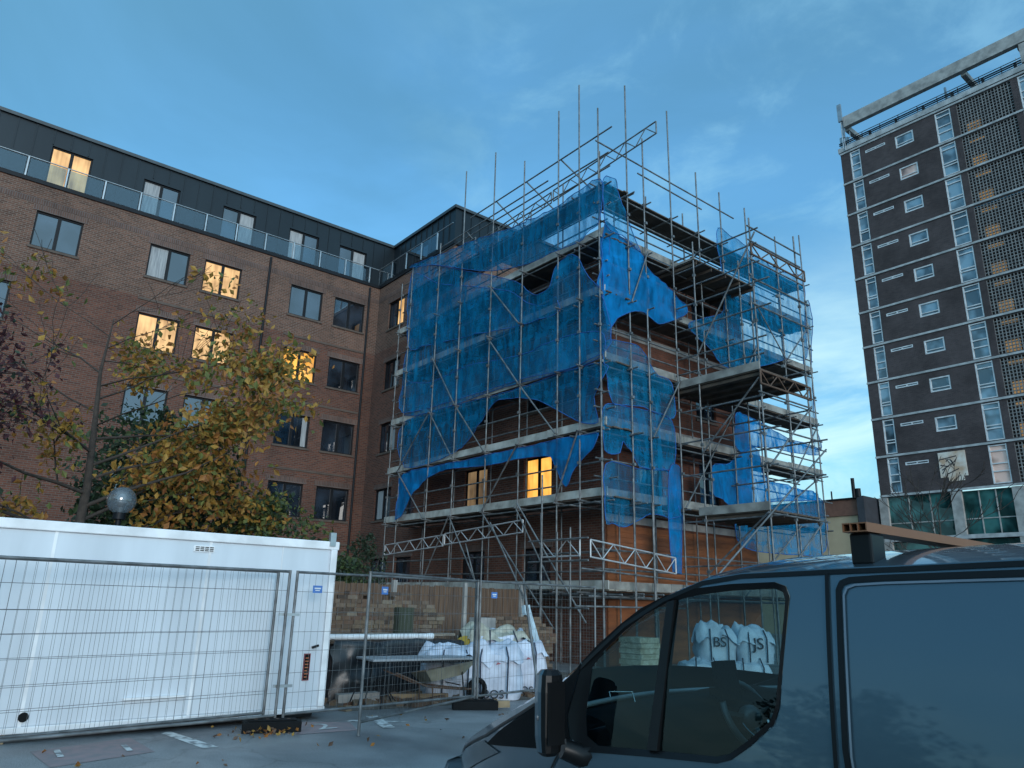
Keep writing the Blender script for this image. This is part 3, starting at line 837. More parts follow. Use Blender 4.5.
# corner gate frames at the foot: short standards and rails in front of the corner
for x, y, zt in ((-15.25, 13.35, 4.0), (-14.55, 13.3, 3.45), (-14.1, 13.35, 3.55), (-15.05, 13.2, 5.0), (-13.65, 15.3, 5.0), (-13.5, 15.9, 4.4)):
    tubepart('standard', (x, y, 0), (x, y, zt))
for z in (1.55, 2.7, 3.25): tubepart('ledger', (-15.7, 13.3, z), (-13.4, 13.3, z))
tubepart('ledger', (-13.55, 13.0, 1.6), (-13.55, 17.2, 1.6)); tubepart('ledger', (-13.55, 13.2, 2.5), (-13.55, 18.2, 2.3))
# loading bay tower that steps out towards the car park
BX0, BX1, BY0, BY1 = -13.0, -10.95, 17.6, 20.05
for x, y, zt in ((BX0, BY0, 12.75), (BX1, BY0, 12.75), (BX1, BY1, 13.0), (BX0, BY1, 12.9), (BX1, (BY0 + BY1) / 2, 4.1)):
    tubepart('standard', (x, y, 0), (x, y, zt)); couplers(cpl, x, y, [2.6, 4.0, 5.2, 6.2, 7.3, 8.4, 9.5, 10.6, 11.6])
for z in (2.75, 4.0, 5.35, 6.35, 7.3, 8.5, 9.0, 9.9, 10.7, 11.3, 11.9, 12.35):
    e = random.uniform(.05, .5)
    tubepart('ledger', (SX - .1, BY0 + .05, z), (BX1 + e, BY0 + .05, z))
    if z not in (8.5, 9.0): tubepart('ledger', (BX1 + .05, BY0 - .2, z + .06), (BX1 + .05, BY1 + e, z + .06))
    if z > 4 and z < 9: tubepart('ledger', (SX, BY1, z), (BX1 + e, BY1, z))
for p, q in (((BX0, BY0 - .06, 2.5), (BX1, BY0 - .06, 4.1)), ((BX0, BY0 - .06, 8.9), (BX1 + .2, BY0 - .06, 12.2)), ((BX0, BY0 - .06, 5.9), (BX1, BY0 - .06, 7.8)), ((BX1 + .09, BY0, 5.3), (BX1 + .09, BY1, 7.4)), ((BX1 + .09, BY1 + .6, 6.2), (BX1 + .09, BY0 - 2.8, 2.2)), ((BX1 + .09, BY0, 2.2), (BX1 + .09, BY1, 4.0))):
    tubepart('diagonal_brace', p, q)
for z, x0, x1 in ((8.02, SX - .05, BX1), (4.12, BX0 - .2, BX1), (12.1, SX - .9, BX0 + .05)):
    b = MB(); n = 11; 
    yend = BY1 + (.0 if z < 12 else .8)
    for k in range(n):
        y = BY0 + (yend - BY0) * k / n
        b.box(x0 - .05, x1 + .03, y, y + (yend - BY0) / n - .012, z, z + .045)
    for k in range(5):
        y = BY0 + .1 + (yend - BY0 - .2) * k / 4
        b.bar((x0, y, z - .06), (x1, y, z - .06), .05, .1)
    b.build('board_platform', MT['board_shaded'], sc)
    t = MB(); t.box(x0, x1 + .02, BY0 - .045, BY0 - .005, z + .03, z + (.26 if z < 12 else .1)); t.build('toe_board', MT['toe'], sc)
lattice((BX1 + .04, BY0 - .05, 7.62), (BX1 + .04, BY1 + .1, 7.62), .38, m='rust', r=.03)
lattice((BX1 + .04, BY0 - .05, 11.55), (BX1 + .04, BY1 + .4, 11.55), .34, m='rust', r=.03)
tag(cpl.build('couplers', MT['galv'], sc), kind='stuff')

# ------------------------------------------------------------------ debris netting
def catmull(pts, n=4):
    out = []; m = len(pts)
    for i in range(m):
        p0, p1, p2, p3 = pts[i - 1], pts[i], pts[(i + 1) % m], pts[(i + 2) % m]
        out.append(p1)
        d = (p2 - p1).length
        if d < .5: continue
        k = .42
        for j in range(1, n):
            t = j / n
            a = p1 * (2 * t ** 3 - 3 * t ** 2 + 1) + (p2 - p0) * k * (t ** 3 - 2 * t ** 2 + t) + p2 * (-2 * t ** 3 + 3 * t ** 2) + (p3 - p1) * k * (t ** 3 - t ** 2)
            out.append(a)
    return out


def netting(px, ax, val, label, m='net', sgn=-1, seed=0, amp=.17, lift=0):
    pts = [at(x, y, ax, val) for x, y in px]
    ui = 0 if ax == 1 else 1
    pp = catmull([V3((p[ui], p.z, 0)) for p in pts])
    bm = bmesh.new()
    f = bm.faces.new([bm.verts.new(p) for p in pp])
    bmesh.ops.triangulate(bm, faces=bm.faces[:])
    us = [p.x for p in pp]; zs = [p.y for p in pp]
    st = .16
    for lo, hi, nrm in ((min(us), max(us), V3((1, 0, 0))), (min(zs), max(zs), V3((0, 1, 0)))):
        k = lo + st
        while k < hi:
            bmesh.ops.bisect_plane(bm, geom=bm.verts[:] + bm.edges[:] + bm.faces[:], plane_co=nrm * k, plane_no=nrm); k += st
    for v in bm.verts:
        u, z = v.co.x, v.co.y
        o = seed * 7.3
        d = amp * noise.noise(V3((u * .55 + o, z * .5, o))) + amp * .75 * noise.noise(V3((u * 1.7 + z * .55 + o, z * .35 - u * .3, 3 + o))) + amp * .5 * noise.noise(V3((u * 4.6 - z * 1.8, z * 1.1 + u * .5 + o, 9)))
        d = sgn * (-.05 + lift + abs(d) * .9)
        v.co = V3((u, val + d, z)) if ax == 1 else V3((val + d, u, z))
    c = V3((0, 0, 0))
    for v in bm.verts: c += v.co
    c /= len(bm.verts)
    be = [e for e in bm.edges if e.is_boundary]
    nb = {}
    for e in be:
        a, b_ = e.verts; nb.setdefault(a, []).append(b_); nb.setdefault(b_, []).append(a)
    a = be[0].verts[0]; loop = [a]; prev = None
    while True:
        nx = [q for q in nb[loop[-1]] if q is not prev]
        prev = loop[-1]
        if not nx or nx[0] is a or len(loop) > 5000: break
        loop.append(nx[0])
    hemp = [v.co.copy() for v in loop[::2]]; hemp.append(hemp[0])
    for v in bm.verts: v.co -= c
    me = bpy.data.meshes.new('debris_net'); bm.to_mesh(me); bm.free()
    hem = MB()
    me.polygons.foreach_set('use_smooth', [True] * len(me.polygons)); me.materials.append(MT[m])
    o = bpy.data.objects.new('debris_net', me); COL.objects.link(o); o.location = c; OFF[o.name] = c
    hem.path(hemp, .014, 4, cap=False); hem.build('rope_hem', MT['net_rope'], o)
    return tag(o, label, 'netting', 'blue debris nets hung on the scaffold')


# left face
netting([(410, 268), (440, 257), (467, 245), (518, 227), (557, 209), (603, 180), (602, 222), (590, 232), (586, 241), (557, 252), (531, 264), (500, 271), (476, 271), (440, 266)], 1, SY, 'topmost blue net band slung along the left face below the ladder beams', 'net', -1, 1, lift=.12)
netting([(413, 268), (470, 272), (514, 281), (530, 292), (540, 296), (552, 288), (558, 265), (572, 254), (580, 258), (588, 275), (603, 297), (603, 356), (500, 388), (404, 415), (409, 340)], 1, SY, 'largest blue net covering the upper half of the left scaffold face', 'net', -1, 2)
netting([(405, 421), (500, 394), (602, 362), (594, 397), (598, 422), (580, 422), (557, 410), (537, 400), (513, 398), (493, 403), (477, 427), (453, 453), (404, 467)], 1, SY, 'blue net drawn up into an arch over the dark left face', 'net', -1, 3)
netting([(405, 474), (460, 462), (490, 455), (547, 443), (601, 433), (597, 445), (577, 467), (567, 487), (558, 467), (553, 457), (527, 458), (493, 465), (447, 470), (427, 480), (413, 497), (403, 517), (397, 520), (400, 497)], 1, SY, 'lowest blue net swag on the left face, hanging above the lit window', 'net3', -1, 4, lift=.08)
netting([(406, 384), (430, 383), (470, 366), (520, 356), (565, 338), (602, 332), (602, 354), (560, 372), (520, 380), (470, 396), (404, 413)], 1, SY, 'thin second layer of blue net sagging along the middle of the left face', 'net2', -1, 16, lift=.07)
netting([(413, 276), (440, 284), (475, 287), (512, 292), (528, 303), (545, 306), (556, 297), (560, 312), (520, 326), (470, 336), (430, 345), (409, 346)], 1, SY, 'thin extra layer of blue net drooping below the top band on the left face', 'net2', -1, 17, lift=.06)
# right face
netting([(600, 234), (607, 236), (609, 258), (607, 284), (602, 290), (597, 284), (601, 262)], 0, SX, 'short bunched blue net hanging at the corner pole under the top curtain', 'net3', 1, 18, amp=.2)
netting([(602, 179), (616, 183), (619, 197), (626, 214), (638, 243), (641, 252), (619, 236), (603, 226)], 0, SX, 'narrow blue net curtain falling from the top corner of the scaffold', 'net2', 1, 5)
netting([(603, 226), (619, 235), (641, 252), (648, 268), (668, 286), (686, 310), (678, 318), (658, 324), (641, 312), (628, 313), (616, 319), (604, 326)], 0, SX, 'creased blue net at the upper corner of the right face with ragged arch below', 'net3', 1, 6, amp=.24)
netting([(604, 341), (641, 349), (650, 363), (658, 375), (672, 383), (673, 419), (645, 408), (628, 405), (611, 403), (608, 381)], 0, SX, 'blue net across the red brick strip midway down the right face', 'net2', 1, 7)
netting([(604, 406), (628, 407), (645, 410), (673, 421), (676, 463), (666, 470), (640, 467), (630, 450), (622, 441), (619, 453), (606, 450)], 0, SX, 'blue net with a torn scalloped hem below the middle of the right face', 'net', 1, 8)
netting([(605, 464), (640, 469), (671, 472), (680, 516), (671, 519), (651, 514), (626, 527), (613, 523), (605, 525)], 0, SX, 'lowest wide blue net on the right face above the white lattice beam', 'net2', 1, 9)
netting([(669, 472), (682, 475), (682, 574), (673, 572)], 0, SX, 'narrow rolled blue net strip hanging down a pole behind the van roof', 'net3', 1, 10, amp=.1)
netting([(718, 227), (743, 246), (778, 270), (801, 277), (804, 302), (807, 357), (789, 358), (766, 365), (728, 369), (706, 347), (688, 325), (705, 318), (724, 310), (721, 270)], 0, SX, 'pointed blue net rising to a peak on the far part of the right face', 'net', 1, 11)
netting([(735, 413), (757, 420), (785, 437), (819, 448), (819, 455), (790, 452), (760, 446), (742, 452), (734, 440)], 0, SX, 'thin blue net strip under the loading platform at far right', 'net3', 1, 12)
netting([(743, 452), (751, 446), (760, 454), (768, 479), (817, 494), (821, 500), (768, 502), (761, 510), (731, 511), (724, 501), (713, 493), (712, 466), (728, 464), (736, 458)], 0, SX, 'bunched blue net draped between the loading bay poles low on the right', 'net3', 1, 13, amp=.26)
netting([(768, 500), (821, 499), (826, 551), (800, 555), (745, 548), (735, 520), (750, 512)], 0, SX, 'lowest blue net at the far right corner beside the tan building', 'net', 1, 14)
netting([(806, 300), (812, 318), (811, 360), (815, 420), (822, 450), (816, 452), (808, 400), (803, 350)], 1, 26.0, 'wispy pale blue net flapping at the far edge of the scaffold', 'net2', -1, 15)

# ------------------------------------------------------------------ tower block
TYY, TXL, TXR = 50.0, -22.85, 3.5
tw = thing('tower_block', (TXL, TYY, 0), 'tall dark brick tower block with white floor bands and a beam on its roof', 'building')
TT = facing_y(TYY)
bz = [9.0 + 2.61 * k for k in range(11)]
mods = [(-21.0, 0), ]
holes = []; kinds = []
for k in range(10):
    z0, z1 = bz[k] + .13, bz[k + 1] - .13
    for x0, x1, kd in ((-22.15, -21.4, 'strip'), (-16.1, -15.1, 'strip'), (-11.05, -10.2, 'strip'), (-4.9, -4.0, 'strip')):
        holes.append((x0, x1, z0, z1)); kinds.append((kd, k, x0))
    for x0, x1 in ((-18.85, -17.6), (-8.6, -7.4)):
        holes.append((x0, x1, z1 - 1.33, z1 - .38)); kinds.append(('small', k, x0))
    for x0, x1 in ((-21.0, -19.55), ):
        holes.append((x0, x1, z1 - .62, z1 - .42)); kinds.append(('slot', k, x0))
    holes.append((-14.7, -11.45, z0 - .0, z1)); kinds.append(('screen', k, -14.7))
tm = MB()
facade(tm, TT, TXL, TXR, bz[0], bz[-1] + .1, holes, .2)
tm.add([(TXL, TYY, 0), (TXL, TYY + 14, 0), (TXL, TYY + 14, bz[-1] + .1), (TXL, TYY, bz[-1] + .1)], [(0, 3, 2, 1)][::1])
tm.add([(TXR, TYY, 0), (TXR, TYY + 14, 0), (TXR, TYY + 14, bz[-1] + .1), (TXR, TYY, bz[-1] + .1)], [(0, 1, 2, 3)])
tm.add([(TXL, TYY, bz[-1] + .1), (TXR, TYY, bz[-1] + .1), (TXR, TYY + 14, bz[-1] + .1), (TXL, TYY + 14, bz[-1] + .1)], [(0, 1, 2, 3)])
tm.build('wall', MT['brick_tower'], tw)
for k in range(11):
    b = MB(); fbox(b, TT, TXL - .02, TXR, bz[k] - .075, bz[k] + .06, -.07, .0); b.box(TXL - .02, TXL, TYY, TYY + 14, bz[k] - .075, bz[k] + .06)
    b.build('floor_band', MT['render_white'], tw)
b = MB(); fbox(b, TT, TXL - .1, TXR, bz[-1] + .115, bz[-1] + .50, -.12, .3); b.build('parapet_fascia', MT['render_white'], tw)
for h, (kd, k, x0) in zip(holes, kinds):
    u0, u1, z0, z1 = h
    if kd == 'strip':
        f = MB()
        for a, c in ((u0, u0 + .075), (u1 - .075, u1)): fbox(f, TT, a, c, z0, z1, .02, .14)
        for zz in (z0, z0 + (z1 - z0) * .30, z0 + (z1 - z0) * .38 if k % 3 else z0 + (z1 - z0) * .5, z1 - .42, z1 - .09): fbox(f, TT, u0 + .075, u1 - .075, zz, zz + .065, .022, .138)
        o = f.build('window', MT['upvc'], tw)
        p = MB(); p.add([TT(u0, z0, .1), TT(u1, z0, .1), TT(u1, z1, .1), TT(u0, z1, .1)], [(0, 1, 2, 3)])
        p.build('pane', MT['twin_pink'] if (k == 0 and x0 < -15 and x0 > -20) else MT['twin'], o)
    elif kd == 'small':
        f = MB()
        for a, c in ((u0, u0 + .09), (u1 - .09, u1)): fbox(f, TT, a, c, z0, z1, .02, .14)
        for zz in (z0, z0 + .22, z1 - .09): fbox(f, TT, u0 + .09, u1 - .09, zz, zz + (.09 if zz != z0 + .22 else .05), .022, .138)
        o = f.build('window', MT['upvc'], tw)
        p = MB(); p.add([TT(u0, z0, .1), TT(u1, z0, .1), TT(u1, z1, .1), TT(u0, z1, .1)], [(0, 1, 2, 3)])
        if k == 0 and x0 < -10:
            p = MB(); p.box(u0 - .1, u1 + .22, TYY - .05, TYY + .05, z0 - .35, z1 + .28); p.box(u0 + .35, u1 - .0, TYY - .04, TYY + .04, z0 - .62, z0 - .35)
            q = p.build('sign_board', MT['graff'], o)
            w_ = MB()
            for (a, b_) in (((.0, .9), (.9, 1.02)), ((.1, .35), (.8, .75)), ((.05, .62), (.45, .5)), ((.3, .1), (.95, .35)), ((.1, .15), (.3, .45)), ((.55, .9), (.75, .55)), ((.35, .78), (.5, .9))):
                w_.bar((u0 - .08 + a[0] * 1.15, TYY - .055, z0 - .3 + a[1] * 1.2), (u0 - .08 + b_[0] * 1.15, TYY - .055, z0 - .3 + b_[1] * 1.2), .06, .008, up=(0, 1, 0))
            w_.build('graffiti_strokes', MT['ink'], o)
        else:
            p.build('pane', MT['twin_pink'] if (k == 8 and x0 < -10) else MT['twin'], o)
    elif kd == 'slot':
        f = MB(); fbox(f, TT, u0, u1, z0, z0 + .06, 0, .14); fbox(f, TT, u0, u1, z1 - .06, z1, 0, .14); fbox(f, TT, u0, u0 + .06, z0 + .06, z1 - .06, 0, .14); fbox(f, TT, u1 - .06, u1, z0 + .06, z1 - .06, 0, .14)
        fbox(f, TT, (u0 + u1) / 2 - .03, (u0 + u1) / 2 + .03, z0 + .06, z1 - .06, 0, .14)
        o = f.build('slot_window', MT['upvc'], tw)
        p = MB(); p.add([TT(u0, z0, .1), TT(u1, z0, .1), TT(u1, z1, .1), TT(u0, z1, .1)], [(0, 1, 2, 3)]); p.build('pane', MT['twin'], o)
    else:
        f = MB(); nx, nz = 17, 11
        for a in range(nx + 1):
            c = u0 + (u1 - u0) * a / nx; fbox(f, TT, c - .022, c + .022, z0, z1, .05, .16)
        for a in range(nz + 1):
            c = z0 + (z1 - z0) * a / nz; fbox(f, TT, u0, u1, c - .022, c + .022, .052, .158)
        o = f.build('screen_panel', MT['screen'], tw)
        p = MB(); fbox(p, TT, u0 - .1, u1 + .1, z0 - .1, z1 + .1, .42, .5); p.build('stair_back_wall', MT['brick_tower'], o)
        l = MB(); wl = .8 if k > 2 else 1.0
        if k < 9:
            l2 = MB(); fbox(l2, TT, u0 + .3, u0 + 1.2, z1 - .4, z1 - .2, .39, .41); l2.build('ceiling_light', MT['lit_tower'] if 'lit_tower' in MT else MT.setdefault('lit_tower', emit('stair_light_glow', (1, .62, .25), .09)), o)
        fbox(l, TT, u0 + .35, u0 + .35 + wl, z0 + .1, z0 + .85, .39, .41)
        l.build('stair_light', MT['lit_tower'] if 'lit_tower' in MT else MT.setdefault('lit_tower', emit('stair_light', (1, .60, .24), .17)), o)
# podium: concrete columns and teal glazing under the first band
pz0, pz1 = 6.15, bz[0] - .12
pd = MB(); fbox(pd, TT, TXL, TXR, 0, bz[0] - .115, .45, .6); pd.build('podium_wall', MT['dkbox'], tw)
for x0, x1 in ((-23.0, -22.45), (-18.55, -17.95), (-15.2, -14.6), (-10.9, -10.3), (-6, -5.4)):
    c = MB(); fbox(c, TT, x0, x1, 0, bz[0] - .115, -.02, .4); c.build('column', MT['conc'], tw)
for x0, x1 in ((-22.45, -18.55), (-17.95, -15.2), (-10.3, -6)):
    gmb = MB(); fbox(gmb, TT, x0, x1, pz0 + .1, pz1, .2, .24)
    gg = gmb.build('glazing', MT['teal'], tw)
    f = MB(); nn = 3
    for a in range(1, nn): fbox(f, TT, x0 + (x1 - x0) * a / nn - .03, x0 + (x1 - x0) * a / nn + .03, pz0 + .1, pz1, .15, .2)
    fbox(f, TT, x0, x1, pz0 + 1.0, pz0 + 1.06, .152, .198)
    f.build('glazing_bars', MT['conc'], gg)
    g2 = MB(); fbox(g2, TT, x0, x1, 3.2, pz0 - .2, .2, .24); g2.build('glazing', MT['teal'], tw)
b = MB(); fbox(b, TT, TXL - .05, TXR, pz0 - .14, pz0 + .1, -.04, .45); b.build('floor_band', MT['render_white'], tw)
ex = MB(); fbox(ex, TT, -14.6, -10.9, 3.2, pz1, .25, .3); ex.build('glazing', MT['frame_dark'], tw)
# roof: long cleaning beam on stubs, guard rail, aerials, plant upstand
rm = MB(); rm.box(-22.25, 3.4, TYY - .25, TYY + .15, 37.15, 38.05); rm.build('roof_beam', MT['conc'], tw)
for x in (-22.2, -14.0, -10.6, -4.5):
    s_ = MB(); s_.box(x - .16, x + .16, TYY + .15, TYY + 3.2, 37.0, 37.4); s_.box(x - .12, x + .12, TYY + 2.7, TYY + 3.1, bz[-1] + .1, 37.0); s_.build('beam_stub', MT['conc'], tw)
s_ = MB(); s_.box(-10.6, -10.25, TYY - .2, TYY + .14, bz[-1] + .6, 37.1); s_.build('beam_support', MT['conc'], tw)
rr = MB()
for z in (36.35, 36.85): rr.tube((-22.8, TYY + .9, z), (3, TYY + .9, z), .03)
for k in range(20): rr.tube((-22.8 + k * 1.35, TYY + .9, bz[-1] + .1), (-22.8 + k * 1.35, TYY + .9, 36.85), .03)
rr.build('roof_railing', MT['galv'], tw)
cb = MB()
for z in (35.95, 36.1): cb.tube((-22.9, TYY + .1, z), (3, TYY + .1, z + .02), .05)
for k in range(14): cb.box(-22.5 + k * 1.9, -22.35 + k * 1.9, TYY + .02, TYY + .18, bz[-1] + .62, 36.0)
cb.build('cable_tray', MT['frame_dark'], tw)
up_ = MB(); up_.box(-12.9, 3.2, TYY + 2.2, TYY + 8, bz[-1] + .1, 37.0); up_.build('plant_room', MT['conc'], tw)
for x, y, h, w_ in ((-22.35, TYY - .45, 3.9, .15), (-23.0, TYY + 1, 2.0, .2), (-22.6, TYY + .8, 1.7, .12), (-22.35, TYY - .15, 2.6, .07), (-22.1, TYY + .3, 2.9, .03), (-15.6, TYY + 1.4, 2.4, .06), (-15.35, TYY + 1.5, 2.1, .03), (-12.0, TYY + 3.2, 2.9, .035), (-11.6, TYY + 3.2, 3.4, .03), (-11.3, TYY + 3.2, 2.8, .03), (-12.4, TYY + 3.2, 2.4, .03)):
    a_ = MB(); z0 = bz[-1] + .1
    a_.tube((x, y, z0), (x, y, z0 + h), .03, 6)
    if w_ > .05: a_.box(x - w_, x + w_, y - .08, y + .08, z0 + h - 1.5, z0 + h)
    else:
        for q in (.3, .6, .9): a_.tube((x - .22, y, z0 + h - q), (x + .22, y, z0 + h - q), .012, 4)
    a_.build('antenna', MT['steel_pale'], tw)

# low tan building beside the tower
lb = thing('low_tan_building', (-26, 48.5, 0), 'low tan rendered building with brown fascia between scaffold and tower', 'building')
b = MB(); b.box(-34, -23.8, 48.5, 60, 0, 7.7); b.build('wall', MT['tan'], lb)
b = MB(); b.box(-34.1, -23.7, 48.4, 60, 7.71, 8.75); b.build('fascia', MT['brown_band'], lb)
b = MB(); b.box(-34.2, -23.6, 48.3, 60, 8.76, 8.86); b.build('roof_edge', MT['frame_dark'], lb)
b = MB(); b.box(-23.62, -23.15, 48.2, 52, 0, 8.9); b.build('stair_housing', MT['dkbox'], lb)
b = MB(); b.tube((-23.75, 48.2, 8.8), (-23.75, 48.2, 10.1), .12, 8); b.tube((-23.5, 48.3, 8.85), (-23.5, 48.3, 9.4), .18, 8); b.tube((-25.7, 49, 8.8), (-25.7, 49, 9.5), .05, 6); b.build('flue_pipe', MT['frame_dark'], lb)

# ------------------------------------------------------------------ trees
def limbs(rng, base, top, r0, n_main, spread, depth=3, droop=.0, first=.3, length=.45):
    """trunk polyline and recursively forking limbs; returns (list of (pts, radii)), tips"""
    br = []; tips = []
    H = (V3(top) - V3(base)).length
    trunk = []; rad = []
    for k in range(7):
        t = k / 6
        p = V3(base).lerp(V3(top), t) + V3((noise.noise(V3((t * 3, r0 * 9, 0))), noise.noise(V3((t * 3, 5, r0 * 7))), 0)) * .22 * t
        trunk.append(p); rad.append(r0 * (1 - .93 * t))
    br.append((trunk, rad))

    def fork(p, d, ln, r, lev):
        pts = [p]; rr = [r]; q = p; dd = d.normalized()
        for k in range(4):
            dd = (dd + V3((rng.uniform(-1, 1), rng.uniform(-1, 1), rng.uniform(-.6, .9) - droop)) * .22).normalized()
            q = q + dd * ln / 4; pts.append(q); rr.append(r * (1 - .17 * (k + 1)))
        br.append((pts, rr))
        if lev <= 1: tips.extend([(pts[k], dd) for k in (1, 2, 3, 4)])
        if lev > 0:
            for k in range(3 if lev > 1 else 3):
                s = rng.choice((1, 2, 3, 4))
                nd = (dd + V3((rng.uniform(-1, 1), rng.uniform(-1, 1), rng.uniform(-.5, .8))) * .85)
                fork(pts[s], nd, ln * rng.uniform(.5, .72), rr[s] * .66, lev - 1)
    for k in range(n_main):
        t = first + (1 - first) * (k + .5) / n_main
        i = min(5, int(t * 6)); p = trunk[i].lerp(trunk[i + 1], t * 6 - i)
        a = rng.uniform(0, 6.28) if not callable(spread) else 0
        d = spread(k, t, rng) if callable(spread) else V3((math.cos(a) * spread, math.sin(a) * spread, .75))
        fork(p, d, H * length * (1.15 - .5 * t), rad[i] * .42, depth - 1)
    return br, tips


def leaf(mb, p, size, rng, mi, hang=.5):
    d = V3((rng.uniform(-1, 1), rng.uniform(-1, 1), rng.uniform(-1, 1) - hang)).normalized()
    s = d.cross(V3((rng.uniform(-1, 1), rng.uniform(-1, 1), rng.uniform(-1, 1)))).normalized() * size * .30
    n = d.cross(s).normalized() * size * .10
    mb.add([p, p + d * size * .5 + s + n, p + d * size, p + d * size * .5 - s + n], [(0, 1, 2), (0, 2, 3)], mi)


def tree(name, base, top, r0, label, mats, nleaf, lsize, seed, n_main=9, spread=.8, depth=3, weights=None, scatter=.28, keep=None, twigs=True, first=.3, length=.45, minr=.006, cat='tree', matfn=None):
    rng = random.Random(seed)
    t = thing(name, base, label, cat)
    br, tips = limbs(rng, base, top, r0, n_main, spread, depth, first=first, length=length)
    tr = MB()
    for i, (pts, rr) in enumerate(br):
        tr.path(pts, [max(x, minr) for x in rr], 8 if i == 0 else (5 if rr[0] > .03 else 3))
    tr.build('trunk', MT['bark'], t)
    if nleaf:
        lf = MB(); tt = [x for x in tips if keep is None or keep(x[0], rng)]
        if tt:
            for k in range(nleaf):
                p, d = rng.choice(tt)
                q = p + V3((rng.gauss(0, 1), rng.gauss(0, 1), rng.gauss(0, .8) - .25)) * scatter
                mi = matfn(q, rng) if matfn else rng.choices(range(len(mats)), weights or [1] * len(mats))[0]
                leaf(lf, q, lsize * rng.uniform(.65, 1.3), rng, mi)
            lf.build('crown', [MT[m] for m in mats], t)
    return t


def sp_aut(k, t, rng):
    # an open crown all round, its lower limbs reaching furthest along the cabin (world +y)
    if k % 3 == 0: return V3((rng.uniform(-.6, .7), -.8, .12 + .4 * t + rng.uniform(-.25, .3)))
    return V3((rng.uniform(-.8, .9), .9, -.02 + .5 * t + rng.uniform(-.15, .3)))


def keep_aut(p, rng):
    # thin at the top and on the trunk side, fuller low on the right
    f = (p.y - 2.6) * .10 + (5.3 - p.z) * .20 + .42 + .35 * noise.noise(p * .9)
    if p.y < 1.9: f *= .45
    return rng.random() < max(.05, min(.9, f))


tree('autumn_tree', (-17, 2.7, 0), (-17, 2.6, 7.3), .15, 'half bare autumn tree with yellow and orange leaves behind the white cabin', ['lf_y', 'lf_o', 'lf_g'], 7400, .165, 14,
     n_main=20, spread=sp_aut, depth=3, scatter=.22, keep=keep_aut, first=.24, length=.40,
     matfn=lambda q, rng: rng.choices((0, 1, 2), (5, 1.8, 2.4) if q.z < 4.9 else (4, 2.2, 2.4))[0])


def shrub(name, c, rx, ry, h, label, mats, n, size, seed, cat='shrub', z0=0, fill=.35):
    rng = random.Random(seed)
    t = thing(name, (c[0], c[1], 0), label, cat)
    tr = MB()
    for k in range(9):
        a = rng.uniform(0, 6.28); q = V3((c[0] + math.cos(a) * rx * .6, c[1] + math.sin(a) * ry * .6, h * rng.uniform(.5, .85)))
        tr.path([(c[0] + rng.uniform(-.1, .1), c[1] + rng.uniform(-.1, .1), 0), V3((c[0], c[1], q.z * .4)).lerp(q, .3), q], [.05, .035, .01], 5)
    tr.build('trunk', MT['bark'], t)
    lf = MB(); k = 0
    lobes = [(V3((rng.uniform(-1, 1) * rx * .62, rng.uniform(-1, 1) * ry * .62, z0 + (h - z0) * rng.uniform(.12, .82))), rng.uniform(.28, .5)) for _ in range(22)]
    lobes.append((V3((0, 0, h * .87)), .22))
    while k < n:
        o, s = rng.choice(lobes)
        d = V3((rng.gauss(0, 1), rng.gauss(0, 1), rng.gauss(0, 1))).normalized() * rng.uniform(fill, 1) ** .5
        p = V3((c[0], c[1], 0)) + o + V3((d.x * rx * s, d.y * ry * s, d.z * (h - z0) * s * .6))
        if p.z < .1: continue
        leaf(lf, p, size * rng.uniform(.6, 1.3), rng, rng.randrange(len(mats)), .2); k += 1
    lf.build('crown', [MT[m] for m in mats], t)
    return t


shrub('evergreen_tree', (-19.6, 4.6, 0), 1.5, 1.9, 6.2, 'dense dark evergreen tree behind the yellow autumn tree', ['lf_d', 'lf_d', 'lf_e'], 9000, .17, 3, 'tree')
shrub('holly_bush', (-18.2, 7.0, 0), 1.3, 1.5, 4.1, 'mid green bush rising over the right end of the cabin roof', ['lf_e', 'lf_d', 'lf_g'], 6000, .15, 4)
shrub('conifer', (-23.4, 12.6, 0), .95, .95, 3.9, 'small black green conifer at the foot of the left scaffold face', ['lf_d'], 4500, .13, 5)
shrub('laurel_bush', (-20.5, 10.2, 0), 1.2, 1.1, 2.9, 'low dark laurel bush beyond the broken brick wall', ['lf_d', 'lf_e'], 4000, .15, 6)
tree('red_leaf_tree', (-15, -1.1, 0), (-15, -.8, 5.6), .13, 'dark crimson leaved tree cut by the left edge of the photo', ['lf_r', 'lf_r', 'lf_d'], 2600, .12, 21, n_main=14,
     spread=lambda k, t, rng: V3((rng.uniform(-.6, .5), .9 if k % 3 else -.6, .25 + rng.uniform(-.3, .3))), depth=3, weights=[5, 4, 1], scatter=.2, first=.4, length=.34)
tree('bare_tree', (-13.4, 34, 0), (-13.2, 34, 6.2), .13, 'small bare leafless tree standing before the tower podium', [], 0, 0, 31, n_main=11,
     spread=lambda k, t, rng: V3((rng.uniform(-1.2, 1.2), rng.uniform(-.5, .5), .75)), depth=3, first=.42, length=.42, minr=.014)

# ------------------------------------------------------------------ globe lamp
gl_ = thing('globe_lamp', (-15.0, 2.97, 0), 'unlit glass globe street lamp peeping over the white cabin roof', 'street lamp')
b = MB(); b.tube((-15, 2.97, 0), (-15, 2.97, 2.95), .05, 8); b.build('post', MT['frame_dark'], gl_)
b = MB(); b.tube((-15, 2.97, 2.92), (-15, 2.97, 3.04), .11, 10); b.build('collar', MT['frame_dark'], gl_)
b = MB(); b.ball((-15, 2.97, 3.26), .25, nu=20, nv=14); b.build('globe', MT['globe'], gl_)
b = MB(); b.tube((-15, 2.97, 3.04), (-15, 2.97, 3.14), .05, 10); b.ball((-15, 2.97, 3.26), .085, .085, .13, nu=12, nv=8); b.build('bulb', MT['globe_core'], gl_)

